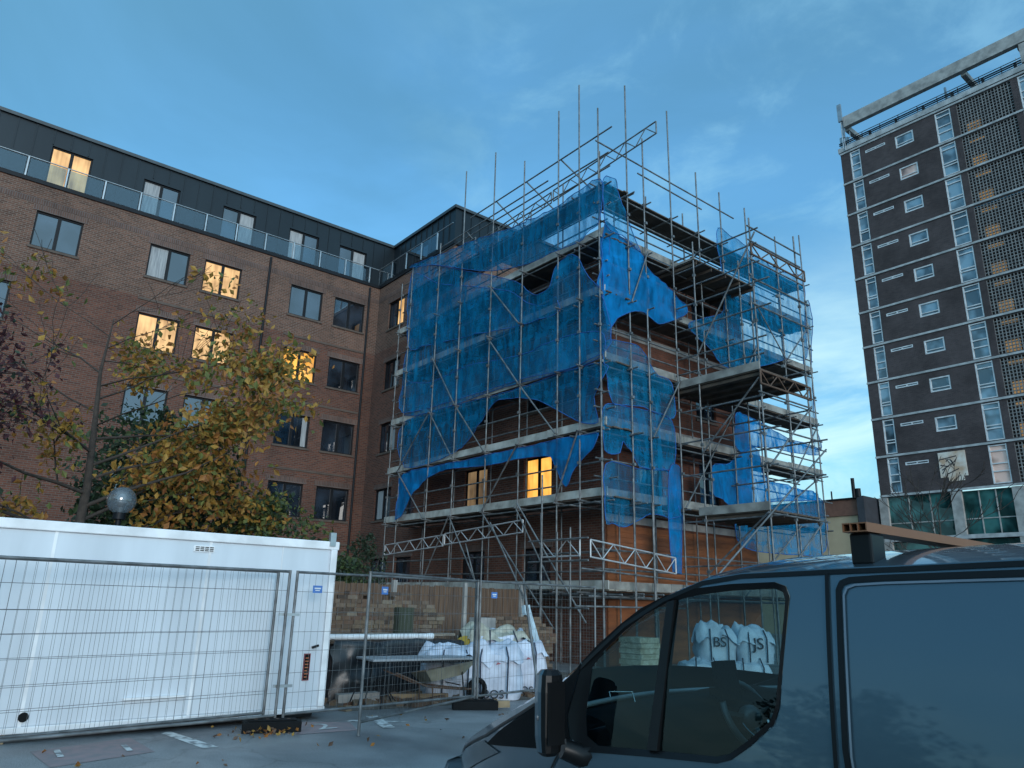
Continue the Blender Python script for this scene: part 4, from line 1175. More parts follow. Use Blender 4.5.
# ------------------------------------------------------------------ white site cabin
CX, CY0, CY1, CZ0, CZ1 = -10.52, -5.5, 5.12, .10, 2.46
ca = thing('site_cabin', (CX - 1.2, 0, 0), 'long white steel site cabin standing behind the mesh fence', 'cabin')
b = MB(); b.box(CX - 2.45, CX, CY0, CY1, CZ0 + .07, CZ1 - .12); b.build('wall', MT['cabin'], ca, bevel=.012)
b = MB(); b.box(CX - 2.48, CX + .03, CY0 - .03, CY1 + .03, CZ1 - .12, CZ1); b.build('roof_rail', MT['cabin_trim'], ca, bevel=.012)
b = MB(); b.box(CX - 2.47, CX + .025, CY0 - .02, CY1 + .02, CZ0, CZ0 + .07); b.build('base_rail', MT['cabin_trim'], ca, bevel=.01)
for y in (-3.2, -1.0, 1.42, 3.25, 4.28):
    pn = MB(); pn.box(CX, CX + .007, y, y + (.035 if y < 4 else .012), CZ0 + .07, CZ1 - .12); pn.build('panel_joint', MT['cabin_trim'], ca)
for y in (CY1 - .10,): 
    b = MB(); b.box(CX, CX + .045, y, y + .10, CZ0 + .07, CZ1 - .12); b.build('corner_post', MT['cabin_trim'], ca, bevel=.01)
vt = MB(); vt.box(CX + .001, CX + .012, 3.05, 3.32, 2.20, 2.28); vt.build('vent', MT['cabin_trim'], ca)
vs = MB()
for k in range(3):
    for q in range(4): vs.box(CX + .012, CX + .016, 3.07 + q * .062, 3.12 + q * .062, 2.212 + k * .022, 2.224 + k * .022)
vs.build('vent_slots', MT['frame_dark'], ca)
b = MB(); b.box(CX, CX + .05, 2.47, 3.2, .395, .42); b.build('drip_ledge', MT['cabin_trim'], ca)
hl = MB()
for k in range(16):
    a = 2 * math.pi * k / 16
hl.tube((CX - .02, 1.46, .27), (CX + .018, 1.46, .27), .052, 20); hl.build('waste_outlet', MT['black'], ca)
b = MB(); b.box(CX, CX + .012, 4.76, 4.86, .52, .88); sb = b.build('warning_label', MT['black'], ca)
b = MB()
for a, c in ((.522, .530), (.87, .878)): b.box(CX + .012, CX + .015, 4.762, 4.858, a, c)
for a, c in ((4.762, 4.770), (4.85, 4.858)): b.box(CX + .012, CX + .015, a, c, .53, .87)
b.build('label_border', MT['redink'], sb)
b = MB()
for k in range(7): b.box(CX + .012, CX + .015, 4.785, 4.785 + random.uniform(.03, .055), .56 + k * .042, .575 + k * .042)
b.build('label_print', mat('label_orange', (.40, .12, .05), .6), sb)
b = MB(); b.bar((CX + .03, 4.86, .96), (CX + .045, 4.95, .99), .04, .03); b.tube((CX, 4.88, .96), (CX + .03, 4.88, .96), .015); b.build('door_handle', MT['frame_dark'], ca)
b = MB(); b.obox((CX + .02, CY1 - .09, CZ1 + .03), (.03, 0, 0), (0, .045, 0), (0, 0, .10)); b.tube((CX - .012, CY1 - .09, CZ1 + .09), (CX + .055, CY1 - .09, CZ1 + .09), .03, 10); b.build('lifting_lug', MT['steel_pale'], ca)
for y in (-5, -2, 1.25, 4.15):
    b = MB(); b.box(CX - 2.3, CX - .02, y - .07, y + .07, 0, CZ0 - .002); b.build('foot_block', MT['pallet'], ca)
b = MB(); b.box(CX - 2.4, CX - .12, CY0 + .1, CY1 - .1, .03, CZ0 - .004); b.build('underframe', MT['frame_dark'], ca)

# ------------------------------------------------------------------ mesh fence panels
def fence_panel(p, q, label, h=2.0, sign=True, foot=0.0):
    p, q = V3((p[0], p[1], 0)), V3((q[0], q[1], 0))
    d = (q - p); Ln = d.length; d.normalize(); n = V3((d.y, -d.x, 0))
    t = thing('mesh_fence_panel', tuple((p + q) / 2), label, 'fence', 'steel mesh fence panels round the site')
    r = .0205
    for e in (p, q):
        m = MB(); m.tube(e + V3((0, 0, .01)), e + V3((0, 0, h)), r, 8); m.build('post', MT['galv'], t)
    for z, nm in ((h - .02, 'top_rail'), (.17, 'bottom_rail')):
        m = MB(); m.tube(p + V3((0, 0, z)), q + V3((0, 0, z)), r * .9, 8); m.build(nm, MT['galv'], t)
    m = MB(); k = int(Ln / .098)
    for i in range(1, k):
        a = p + d * (Ln * i / k); bow = .012 * math.sin(i * 1.7)
        m.tube(a + n * bow + V3((0, 0, .17)), a + n * bow * .5 + V3((0, 0, h - .03)), .0021, 3)
    for i in range(1, 7):
        z = .17 + (h - .2) * i / 7 + .01 * math.sin(i * 4 + p.x)
        m.tube(p + V3((0, 0, z)), q + V3((0, 0, z + .008)), .0026, 4)
    m.build('wire_mesh', MT['galv'], t)
    if sign:
        c = p + d * .32 + n * .03 + V3((0, 0, h - .24))
        m = MB(); m.obox(c, d * .075, n * .002, V3((0, 0, .05))); s = m.build('sign_plate', MT['blue_sign'], t)
        m = MB(); m.obox(c + n * .003 + V3((0, 0, .012)), d * .05, n * .001, V3((0, 0, .009))); m.obox(c + n * .003 - V3((0, 0, .016)), d * .035, n * .001, V3((0, 0, .006))); m.build('sign_print', MT['white'], s)
    return t


fence_panel((-9.78, .62), (-10.28, 4.16), 'mesh fence panel closest to the white cabin wall, ending at the rubber block', sign=False)
fence_panel((-9.62, .70), (-9.98, 4.20), 'mesh fence panel overlapping in front along the white cabin', sign=False)
fence_panel((-9.3, -3.0), (-9.66, .55), 'mesh fence panel running out of the picture at left', sign=False)
fence_panel((-10.03, 4.33), (-10.46, 7.72), 'mesh fence panel spanning the cabin corner and the grey table')
fence_panel((-8.97, 4.88), (-10.36, 7.68), 'mesh fence panel swung out towards the van with a lone front post')
fence_panel((-10.42, 7.78), (-11.05, 11.15), 'mesh fence panel in front of the white bulk bags')


def block(p, rz, label):
    t = thing('fence_foot_block', (0, 0, 0), label, 'fence block', 'rubber feet of the mesh fence')
    m = MB(); m.box(-.36, .36, -.12, .12, .0, .13); m.box(-.30, .30, -.085, .085, .13, .15); m.build('block', MT['black'], t, bevel=.02)
    m = MB()
    for x in (-.2, -.06, .06, .2): m.tube((x, 0, .15), (x, 0, .153), .025, 8)
    m.build('post_sockets', MT['rust'], t)
    t.location = (p[0], p[1], 0); t.rotation_euler = (0, 0, rz)
    return t


block((-9.86, 4.12), R(70), 'black rubber fence foot under the three posts by the cabin')
block((-10.25, 7.62), R(60), 'black rubber fence foot below the double posts at the bags')
block((-11.0, 11.1), R(80), 'black rubber fence foot hidden behind the van bonnet')
cl = thing('fence_clip', (-10.0, 4.25, 1.0), 'steel clip joining the upright fence posts beside the cabin', 'clip')
m = MB(); m.bar((-10.02, 4.15, .52), (-10.0, 4.4, .52), .03, .035); m.build('clamp', MT['steel_pale'], cl)
m = MB(); m.bar((-10.02, 4.12, 1.42), (-10.0, 4.4, 1.42), .03, .035); m.build('clamp', MT['steel_pale'], cl)
sl = MB(); sl.tube((-9.95, 8.75, .02), (-10.75, 9.0, 2.02), .024, 8)
tag(sl.build('leaning_tube', MT['galv'], loc=(-9.95, 8.75, 0)), 'loose steel tube leaning on the fence before the bulk bags', 'tube')

# ------------------------------------------------------------------ builders' clutter behind the fence
ow = thing('broken_brick_wall', (-13.6, 7.8, 0), 'old stock brick garden wall with a stepped broken end behind the fence', 'wall')
b = MB()
rgw = random.Random(9)
for k in range(23):
    z = k * .078; ye = 9.25 - max(0, k - 17) * .16 - rgw.uniform(0, .16); y = 6.2 + rgw.uniform(0, .1)
    while y < ye:
        if k > 19 and rgw.random() < .25 * (k - 19): y += .23; continue
        o_ = rgw.uniform(-.012, .012); yl = rgw.choice((.105, .215, .215, .225))
        b.box(-13.85, -13.6 + o_, y, min(y + yl, ye + .05), z + rgw.uniform(0, .004), z + .0715 + rgw.uniform(0, .004)); y += yl + .011
b.build('brickwork', MT['brick_loose'], ow)
b = MB(); b.box(-13.84, -13.63, 6.22, 8.6, 0, 1.5); b.build('mortar_core', MT['conc'], ow)
b = MB(); b.box(-13.62, -13.4, 8.0, 8.34, 0, 1.5); b.build('pier', mat('mossy_pier', (.045, .055, .035), .9), ow)
ow2 = thing('low_brick_wall', (-14.4, 11.8, 0), 'low ragged brick wall behind the bulk bags', 'wall')
b = MB()
for k in range(17):
    z = k * .078; y = 10.4 + max(0, k - 13) * .2
    while y < 12.9 - max(0, k - 12) * .12:
        yl = rgw.choice((.105, .215, .215)); b.box(-14.6, -14.35 + rgw.uniform(-.012, .012), y, y + yl, z, z + .072); y += yl + .011
b.build('brickwork', MT['brick_loose'], ow2)
gp = thing('block_pier', (-13.6, 10.25, 0), 'grey concrete block pier between the two old brick walls', 'pier')
b = MB()
for k in range(6): b.box(-13.85 + .02 * (k % 2), -13.45 + .01 * (k % 3), 10.05, 10.45 + .02 * (k % 2), k * .22, k * .22 + .213)
b.build('blocks', MT['conc'], gp)
wf = thing('timber_fence', (-16.2, 10, 0), 'brown vertical board fence at the foot of the scaffold', 'fence')
b = MB(); y = 7.0
while y < 13.6: b.box(-16.22, -16.2 + random.uniform(0, .012), y, y + .138, .02, 2.0 + random.uniform(-.02, .02)); y += .146
b.build('boards', MT['wood'], wf)
for y in (7.2, 9.4, 11.5, 13.4):
    b = MB(); b.box(-16.19, -16.09, y, y + .1, 0, 2.1); b.build('post', MT['conc'], wf)

# tarpaulin covered stack
ts = thing('tarpaulin_stack', (-12.6, 7.2, 0), 'waist high stack of materials draped in black tarpaulin', 'stack')
b = MB(); n = 40; mrow = 22; vs = []; fs = []
for i in range(n + 1):
    u = i / n; y = 6.0 + 2.7 * u
    for j in range(mrow + 1):
        t = j / mrow
        if t < .7: x, z = -12.15 + .12 * math.sin(u * 9) * (1 - t), t / .7 * .98
        else: x, z = -12.15 - (t - .7) / .3 * .8, .98
        o = .05 * noise.noise(V3((u * 7, t * 6, 1))) + .03 * noise.noise(V3((u * 22, t * 5, 2)))
        vs.append((x + o * (1.6 - t), y + .08 * noise.noise(V3((u * 9, t * 8, 5))), max(.01, z + o * .3 - .05 * abs(math.sin(u * 5)))))
for i in range(n):
    for j in range(mrow):
        a = i * (mrow + 1) + j; fs.append((a, a + mrow + 1, a + mrow + 2, a + 1))
b.add(vs, fs, 0, True); b.build('tarpaulin', MT['tarp'], ts)
b = MB(); b.box(-12.98, -12.3, 6.05, 8.65, 0, .86); b.build('timber_pack', MT['dkbox'], ts)
pp = thing('plastic_pipe', (-12.3, 7.3, 1.03), 'white plastic pipe lying along the top of the tarpaulin stack', 'pipe')
b = MB(); b.tube((-12.28, 5.6, 1.005), (-12.28, 8.0, 1.005), .05, 12); b.build('pipe', MT['white'], pp)
b = MB(); b.tube((-12.28, 7.96, 1.005), (-12.28, 8.08, 1.005), .058, 12); b.build('socket', MT['white'], pp)
pk = MB(); pk.box(-12.75, -12.5, 6.0, 8.75, 1.0, 1.04)
tag(pk.build('scaffold_plank', MT['board'], loc=(-12.6, 7.3, 1.0)), 'weathered plank on the tarpaulin stack behind the white pipe', 'plank')

# grey folding table
tb_ = thing('folding_table', (0, 0, 0), 'grey folding table with thin metal legs behind the fence', 'table')
b = MB(); b.box(-.36, .36, -.95, .95, .70, .735); b.build('tabletop', MT['table'], tb_, bevel=.008)
b = MB(); b.box(-.34, .34, -.93, .93, .665, .699); b.build('apron', MT['frame_dark'], tb_)
for y in (-.68, .68):
    for x in (-.28, .28):
        b = MB(); b.path([(x, y, .68), (x * 1.05, y * 1.05, .35), (x * 1.15, y * 1.12, 0)], .013, 6); b.build('leg', MT['frame_dark'], tb_)
    b = MB(); b.tube((-.28, y, .3), (.28, y, .3), .010, 6); b.build('leg_brace', MT['frame_dark'], tb_)
tb_.location = (-11.2, 7.1, 0); tb_.rotation_euler = (0, 0, R(-6))
# spare table legs frame lying on the ground
fr_ = thing('metal_frame', (-11.6, 7.0, 0), 'bent thin metal frame lying under the grey table', 'frame')
b = MB(); b.path([(-11.3, 6.1, .02), (-11.35, 6.2, .34), (-11.4, 6.55, .36), (-11.35, 6.75, .02)], .012, 6); b.path([(-11.6, 6.1, .02), (-11.65, 6.25, .3), (-11.6, 6.7, .3), (-11.5, 6.9, .02)], .012, 6); b.build('tubes', MT['frame_dark'], fr_)

# wheelbarrow on its side
wb = thing('wheelbarrow', (-11.1, 7.55, 0), 'muddy wheelbarrow tipped among scrap beside the left bulk bag', 'wheelbarrow')
b = MB()
tray = [(-.45, -.33, .42), (.5, -.30, .58), (.5, .30, .50), (-.45, .33, .34), (-.28, -.2, .24), (.28, -.2, .34), (.28, .2, .27), (-.28, .2, .17)]
rot = Matrix.Rotation(R(80), 3, 'Z')
b.add([rot @ V3(p) + V3((-11.1, 7.55, .12)) for p in tray], [(4, 5, 1, 0), (5, 6, 2, 1), (6, 7, 3, 2), (7, 4, 0, 3), (4, 7, 6, 5)])
b.build('tray', MT['barrow'], wb)
b = MB()
for s in (-1, 1): b.path([rot @ V3(p) + V3((-11.1, 7.55, .1)) for p in ((-.95, s * .3, .42), (-.4, s * .3, .2), (.35, s * .12, .12), (.62, s * .05, .12))], .016, 6)
for s in (-1, 1): b.path([rot @ V3(p) + V3((-11.1, 7.55, .1)) for p in ((-.3, s * .28, .2), (-.28, s * .3, -.1), (-.1, s * .26, -.1))], .014, 6)
b.build('handles', MT['rust'], wb)
b = MB(); c = rot @ V3((.66, 0, .1)) + V3((-11.1, 7.55, .1)); ax = rot @ V3((0, 1, 0)); e1 = rot @ V3((1, 0, 0))
b.path([c + (e1 * math.cos(a) + V3((0, 0, 1)) * math.sin(a)) * .15 for a in [6.2832 * k / 16 for k in range(17)]], .045, 6, cap=False); b.build('wheel', MT['black'], wb)
# scrap lengths on the ground
rng = random.Random(5)
for k, (c, ln, a, m_, lab) in enumerate((((-11.5, 7.35), 1.0, 60, 'pallet', 'split timber offcut on the dirt under the wheelbarrow'), ((-10.95, 7.2), .8, 110, 'rust', 'rusty steel bar lying between table and bags'), ((-10.15, 7.9), .55, 55, 'pallet', 'pale timber batten on the asphalt before the bulk bags'), ((-11.9, 6.4), .7, 80, 'conc', 'grey concrete kerb piece beside the cabin corner'))):
    d = V3((math.cos(R(a)), math.sin(R(a)), 0)); b = MB(); w_ = .2 if m_ == 'conc' else .08
    b.bar(V3((*c, .06)) - d * ln / 2, V3((*c, .08)) + d * ln / 2, w_, .1 if m_ != 'conc' else .14)
    tag(b.build('offcut', MT[m_], loc=(c[0], c[1], 0)), lab, 'scrap')
yt = thing('yellow_tub', (-12.2, 8.95, 0), 'yellow plastic tub tilted behind the left bulk bag', 'tub')
b = MB(); b.path([(-12.4, 9.0, .60), (-12.36, 8.9, .78), (-12.34, 8.82, .86)], [.12, .15, .16], 14, cap=True); b.build('body', MT['yellow'], yt)
b = MB(); b.path([(-12.343, 8.83, .85), (-12.335, 8.80, .88)], [.175, .175], 14); b.build('rim', MT['yellow'], yt)
bkx = MB(); bkx.box(-12.6, -12.0, 8.75, 9.35, 0, .62)
tag(bkx.build('brick_stack', MT['brick_old'], loc=(-12.3, 9, 0)), 'squat stack of old bricks under the yellow tub', 'bricks')


rb_ = MB(); rgr = random.Random(12)
for k in range(420):
    x, y = rgr.uniform(-13.3, -10.9), rgr.uniform(5.7, 11.5)
    if rgr.random() < .3: x, y = rgr.gauss(-11.9, .35), rgr.gauss(7.6, .6)
    r_ = rgr.choice((.02, .03, .04, .06)); a = rgr.uniform(0, 3.1)
    rb_.obox((x, y, r_ * .5), V3((math.cos(a), math.sin(a), rgr.uniform(-.3, .3))) * r_ * 1.5, V3((-math.sin(a), math.cos(a), rgr.uniform(-.3, .3))) * r_, V3((rgr.uniform(-.3, .3), 0, 1)) * r_ * .7)
tag(rb_.build('rubble', MT['brick_loose']), 'broken brick and stone rubble strewn behind the mesh fence', 'rubble', kind='stuff')
lt_ = MB()
for k in range(125):
    if k < 90: x, y = rgr.gauss(-9.75, .16), rgr.gauss(4.0, .22)
    else: x, y = rgr.uniform(-10.6, -7.5), rgr.uniform(1.5, 8.0)
    leaf(lt_, V3((x, y, .02 + (.03 * rgr.random() if k < 90 else 0))), rgr.uniform(.05, .09), rgr, rgr.choice((0, 1, 2)), -.0)
tag(lt_.build('fallen_leaves', [MT['lf_o'], MT['rust'], MT['lf_y']]), 'fallen brown and yellow leaves blown against the rubber fence block', 'leaves', kind='stuff')


def bulk_bag(loc, w, h, rz, label, text=None, tsize=.2, seed=0, flap=True, open_top=False, lean=(0, 0), logo=False, tz=.2, beige=False):
    t = thing('bulk_bag', (0, 0, 0), label, 'bulk bag', 'white woven bulk bags of rubble')
    n = 36; rowsn = 14
    def prof(th, z):
        c, s = math.cos(th), math.sin(th); k = 5.0
        r = 1 / ((abs(c) ** k + abs(s) ** k) ** (1 / k))
        bul = 1 + .07 * math.sin(math.pi * min(1, z * 1.05)) - .06 * max(0, z - .85) / .15
        return V3((c, s, 0)) * r * w / 2 * bul
    vs = []; fs = []
    for j in range(rowsn + 1):
        zz = j / rowsn
        for i in range(n):
            th = 2 * math.pi * i / n
            p = prof(th, zz)
            o = .09 * noise.noise(V3((math.cos(th) * 1.8 + seed, math.sin(th) * 1.8, zz * 2.6))) + .028 * noise.noise(V3((math.cos(th) * 5 + seed, math.sin(th) * 5 + zz * 3, zz * 13)))
            p = p * (1 + o) + V3((0, 0, zz * h + (.07 * noise.noise(V3((th * 1.3, seed, 8))) if j == rowsn else 0)))
            p += V3((lean[0] * zz, lean[1] * zz, 0))
            vs.append(p)
    for j in range(rowsn):
        for i in range(n): fs.append((j * n + i, j * n + (i + 1) % n, (j + 1) * n + (i + 1) % n, (j + 1) * n + i))
    m = MB(); m.add(vs, fs, 0, True)
    topv = vs[-n:]; cc = sum(topv, V3()) / n
    rings = []
    for q in range(1, 5):
        k = 1 - q / 4.2
        rings.append([cc + (p - cc) * k + V3((0, 0, .10 * (1 - k) + .09 * noise.noise(V3((p.x * 4 + seed, p.y * 4, q * 1.7))))) for p in topv])
    allr = [topv] + rings
    vv = [p for r_ in allr for p in r_]; ff = []
    for j in range(len(allr) - 1):
        for i in range(n): ff.append((j * n + i, j * n + (i + 1) % n, (j + 1) * n + (i + 1) % n, (j + 1) * n + i))
    ff.append(tuple((len(allr) - 1) * n + i for i in range(n)))
    m.add(vv, ff, 1 if beige else 0, True)
    m.build('sack', [MT['bagw'], MT['bagbeige']], t)
    if flap:   # crumpled loose cloth of the opened top
        f_ = MB(); vs = []; fs = []; N1 = 22
        for i in range(N1 + 1):
            for j in range(N1 + 1):
                a, b_ = i / N1 - .5, j / N1 - .5
                zc = h + .05 + .34 * abs(noise.noise(V3((a * 2.2 + seed * 3, b_ * 2.2, seed)))) + .12 * noise.noise(V3((a * 4.5 + seed, b_ * 4.5, 4))) + .035 * noise.noise(V3((a * 11, b_ * 11, seed))) - 1.5 * max(0, max(abs(a), abs(b_)) - .36)
                vs.append(V3((a * w * 1.12 + .07 * noise.noise(V3((b_ * 4, seed, a * 3))) + lean[0], b_ * w * 1.12 + .07 * noise.noise(V3((a * 4, seed + 5, b_ * 3))) + lean[1], zc)))
        for i in range(N1):
            for j in range(N1):
                q = i * (N1 + 1) + j; fs.append((q, q + N1 + 1, q + N1 + 2, q + 1))
        f_.add(vs, fs, 0, True); f_.build('loose_top', MT['bagbeige'] if beige else MT['bagw'], t)
    for s in (-1, 1):
        st = MB(); y = s * w * .24
        st.path([(w * .56 + lean[0] * .1, y, h * .05), (w * .58 + lean[0] * .5, y * 1.02, h * .5), (w * .565 + lean[0] * .9, y * 1.05, h * .93), (w * .42 + lean[0], y * .9, h + .12)], .014, 5)
        st.build('lifting_strap', MT['strap'], t)
    if text:
        x = w * .5 * 1.07 + .025
        lettering('lettering', text, tsize, MT['ink'], t, (x + .012, 0, h * tz), (0, 1, 0), (0, 0, 1), ext=.012)
    if logo:
        lm = MB(); x = w * .5 * 1.06 + .03
        lm.add([(x, -.02, h * .86), (x, .12, h * .80), (x, .03, h * .77), (x, .06, h * .83)], [(0, 1, 2, 3)]); lm.build('red_print', MT['redink'], t)
    t.location = loc; t.rotation_euler = (0, 0, rz)
    return t


FACE = R(-35)    # bags turn a printed side towards the car park
bulk_bag((-11.4, 8.85, 0), .98, .76, FACE, 'plump white bulk bag with dark strap and black printing at its foot behind the fence', 'BOS', .2, 1, logo=True, tz=.13)
bulk_bag((-11.75, 8.15, 0), .92, .70, R(-25), 'slumped white bulk bag with a raised wavy flap next to the wheelbarrow', None, .2, 2, lean=(.05, -.05))
bulk_bag((-11.75, 9.85, 0), .86, .80, FACE, 'white bulk bag with red mark right of the leaning tube', 'BOS', .18, 3, logo=True, tz=.1)
bulk_bag((-12.35, 9.6, 0), 1.1, 1.0, R(-20), 'opened bulk bag with crumpled beige lining behind the front row', None, .2, 4, beige=True)
bulk_bag((-12.6, 10.1, 0), .8, .9, R(-40), 'partly hidden white bulk bag beneath the leaning blue white post', None, .2, 5)
ps = MB(); ps.bar((-11.45, 10.05, .72), (-11.75, 9.95, 1.55), .10, .07); ps.bar((-11.76, 9.95, 1.42), (-11.79, 9.94, 1.6), .15, .09)
tag(ps.build('leaning_post', mat('pale_blue_post', (.50, .62, .68), .6), loc=(-11.5, 10.05, .7)), 'pale blue white plastic post leaning above the bulk bags', 'post')
# seen through the van windows
bulk_bag((-9.65, 12.65, 0), .78, .60, R(-38), 'lower white bulk bag with black letters seen through the van window', 'JS', .4, 6, flap=False, tz=.55)
bulk_bag((-9.15, 13.45, 0), .78, .60, R(-38), 'lower plain white bulk bag seen behind the steering wheel', None, .4, 7, flap=False)
bulk_bag((-9.6, 13.05, .62), .70, .50, R(-38), 'upper bulk bag lettered BS stacked left, seen through the van window', 'BS', .26, 8, tz=.75)
bulk_bag((-9.1, 13.6, .62), .70, .50, R(-38), 'upper bulk bag lettered JS stacked right, seen through the van window', 'JS', .3, 9, tz=.72)
bp_ = thing('brick_pallet', (-10.3, 11.6, 0), 'pale brick stack on a wooden pallet seen through the front quarter glass', 'brick pallet')
b = MB()
for k in range(9):
    z = .16 + k * .1; j = .02 * (k % 2); b.box(-10.55 + j, -10.0 + j * .5, 11.3 + j, 11.85 + j * .7, z, z + .093)
b.build('bricks', mat('pale_bricks', (.60, .54, .42), .85, c2=(.36, .3, .2), scale=9), bp_)
b = MB()
for q in range(5): b.box(-10.65 + q * .18, -10.55 + q * .18, 11.2, 11.95, .11, .14)
for q in range(3): b.box(-10.65, -9.83, 11.2 + q * .32, 11.3 + q * .32, 0, .109)
b.build('pallet', MT['pallet'], bp_)

# ------------------------------------------------------------------ the van
VC = 2.35; VMID = VC + .98


def tum(x, z):
    """how far the near side leans inwards from its widest line"""
    t = .19 * max(0, z - 1.02) ** 1.5 + .06 * max(0, .95 - z) ** 2
    t += .20 * max(0, -2.35 - x) ** 2.0
    return t


def vp(px, py):
    y = VC
    for _ in range(8):
        p = at(px, py, 1, y); y = VC + tum(p.x, p.z)
    return V3((p.x, p.z, 0))


vn = thing('van', (-1.0, VMID, 0), 'slate blue grey panel van parked in the foreground at right', 'van')
edge = [vp(*p) for p in ((1024, 559), (895, 565.5), (827, 568.5), (742, 573), (703, 580), (664, 597), (625, 622.5), (598, 648), (574, 672), (552, 692))]
tail = [V3((1.55, 1.80, 0)), V3((.9, 1.815, 0)), V3((.3, 1.82, 0)), V3((-.3, 1.815, 0))]
nose = [vp(531, 701), vp(508, 713), vp(484, 728), vp(462, 745), vp(449, 764)]
nx_ = nose[-1]
nose += [V3((nx_.x - .06, nx_.y - .16, 0)), V3((nx_.x - .08, nx_.y - .36, 0)), V3((nx_.x - .03, .34, 0))]
top_edge = [p for p in tail if p.x > edge[0].x + .15] + edge
outline = top_edge + nose + [V3((-2.9, .28, 0)), V3((1.45, .28, 0)), V3((1.6, .6, 0)), V3((1.62, 1.3, 0))]
win_out = [vp(*p) for p in ((583, 661), (597, 646), (621, 624), (641, 608.5), (665, 596), (695, 588.5), (731, 584), (775, 582), (786, 586), (790, 596), (780, 707), (775, 724), (751, 746), (731, 760), (717, 763.5), (650, 757), (589, 752), (571, 738), (568, 715))]


def side_surface(outline, hole, ysgn, name, m):
    """near (ysgn 1) or far (-1) body side: profile with window opening, curved in plan and section"""
    bm = bmesh.new()
    vo = [bm.verts.new(p) for p in outline]; eo = [bm.edges.new((vo[i], vo[(i + 1) % len(vo)])) for i in range(len(vo))]
    vh = [bm.verts.new(p) for p in hole]; eh = [bm.edges.new((vh[i], vh[(i + 1) % len(vh)])) for i in range(len(vh))]
    bmesh.ops.triangle_fill(bm, edges=eo + eh, use_beauty=True)
    # triangle_fill spans the opening only if asked to; drop anything inside the hole
    def inside(p, poly):
        c = False; n = len(poly)
        for i in range(n):
            a, b = poly[i], poly[i - 1]
            if (a.y > p.y) != (b.y > p.y) and p.x < (b.x - a.x) * (p.y - a.y) / (b.y - a.y) + a.x: c = not c
        return c
    kill = [f for f in bm.faces if inside(f.calc_center_median(), hole)]
    bmesh.ops.delete(bm, geom=kill, context='FACES')
    for lo, hi, nrm in ((-3.6, 1.7, V3((1, 0, 0))), (.3, 1.9, V3((0, 1, 0)))):
        k = lo
        while k < hi:
            bmesh.ops.bisect_plane(bm, geom=bm.verts[:] + bm.edges[:] + bm.faces[:], plane_co=nrm * k, plane_no=nrm); k += .07
    for v in bm.verts:
        x, z = v.co.x, v.co.y; t = tum(x, z)
        y = VC + t if ysgn > 0 else 2 * VMID - VC - t
        v.co = V3((x, y, z)) - OFF[vn.name]
    bmesh.ops.recalc_face_normals(bm, faces=bm.faces[:])
    me = bpy.data.meshes.new(name); bm.to_mesh(me); bm.free()
    me.polygons.foreach_set('use_smooth', [True] * len(me.polygons)); me.materials.append(m)
    o = bpy.data.objects.new(name, me); COL.objects.link(o); o.parent = vn; OFF[o.name] = OFF[vn.name]
    return o


body = side_surface(outline, win_out, 1, 'side_panel', MT['paint'])
side_surface(outline, win_out, -1, 'side_panel', MT['paint'])


def yn(p): return VC + tum(p.x, p.y)


def loft(prof, crown, bulge, name, m, n=18, smooth=True):
    b = MB(); vs = []; fs = []
    for p, c, bu in zip(prof, crown, bulge):
        y0 = yn(p); y1 = 2 * VMID - y0
        for j in range(n + 1):
            t = j / n; w = 1 - abs(2 * t - 1) ** 2.6
            vs.append((p.x - bu * (1 - (2 * t - 1) ** 2), y0 + (y1 - y0) * t, p.y + c * w))
    for i in range(len(prof) - 1):
        for j in range(n): fs.append((i * (n + 1) + j, i * (n + 1) + j + 1, (i + 1) * (n + 1) + j + 1, (i + 1) * (n + 1) + j))
    b.add(vs, fs, 0, smooth); return b.build(name, m, vn)


ne = len(top_edge); 
iroof = ne - 5
roof = top_edge[:iroof]
loft(roof, [.10] * (len(roof) - 2) + [.10, .09], [0] * (len(roof) - 1) + [.05], 'roof', MT['paint'], 26)
ws = top_edge[iroof - 1:]
loft(ws, [.09, .08, .07, .06, .055, .05][:len(ws)], [.05, .14, .24, .32, .38, .42][:len(ws)], 'windscreen', MT['screenglass'])
bon = [top_edge[-1]] + nose[:3]
loft(bon, [.05, .045, .035, .025], [.42, .36, .28, .22], 'bonnet', MT['paint'])
frt = nose[2:]
loft(frt, [.025, .015, .0, 0, 0, 0], [.22, .16, .12, .10, .10, .10], 'front_bumper', MT['paint'])
rear = [V3((1.55, 1.80, 0)), V3((1.62, 1.3, 0)), V3((1.6, .6, 0)), V3((1.45, .28, 0))]
loft(rear, [.10, 0, 0, 0], [0, -.02, -.02, 0], 'rear_door', MT['paint'])
b = MB(); b.box(-3.2, 1.5, VC + .12, 2 * VMID - VC - .12, .26, .34); b.box(-1.15, 1.5, VC + .12, VC + .16, .34, 1.7); b.box(-1.15, -1.11, VC + .16, 2 * VMID - VC - .16, .34, 1.74)
b.build('floor_pan', MT['dash'], vn)


def strip(pts, w, name, m, inset=0, proud=.006, closed=False, parent=None):
    """a flat rubber/shut-line strip that follows the body side along a path"""
    b = MB(); P = list(pts)
    n = len(P); vs = []
    for i, p in enumerate(P):
        a = P[i - 1] if (i > 0 or closed) else p; c = P[(i + 1) % n] if (i < n - 1 or closed) else p
        d = (c - a).normalized(); nn = V3((-d.y, d.x, 0)) * w / 2
        for s in (-1, 1):
            q = p + nn * s; vs.append(V3((q.x, VC + tum(q.x, q.y) - proud, q.y)))
    fs = []
    for i in range(n if closed else n - 1):
        j = (i + 1) % n; fs.append((2 * i, 2 * j, 2 * j + 1, 2 * i + 1))
    b.add(vs, fs, 0, True); return b.build(name, m, parent or vn)


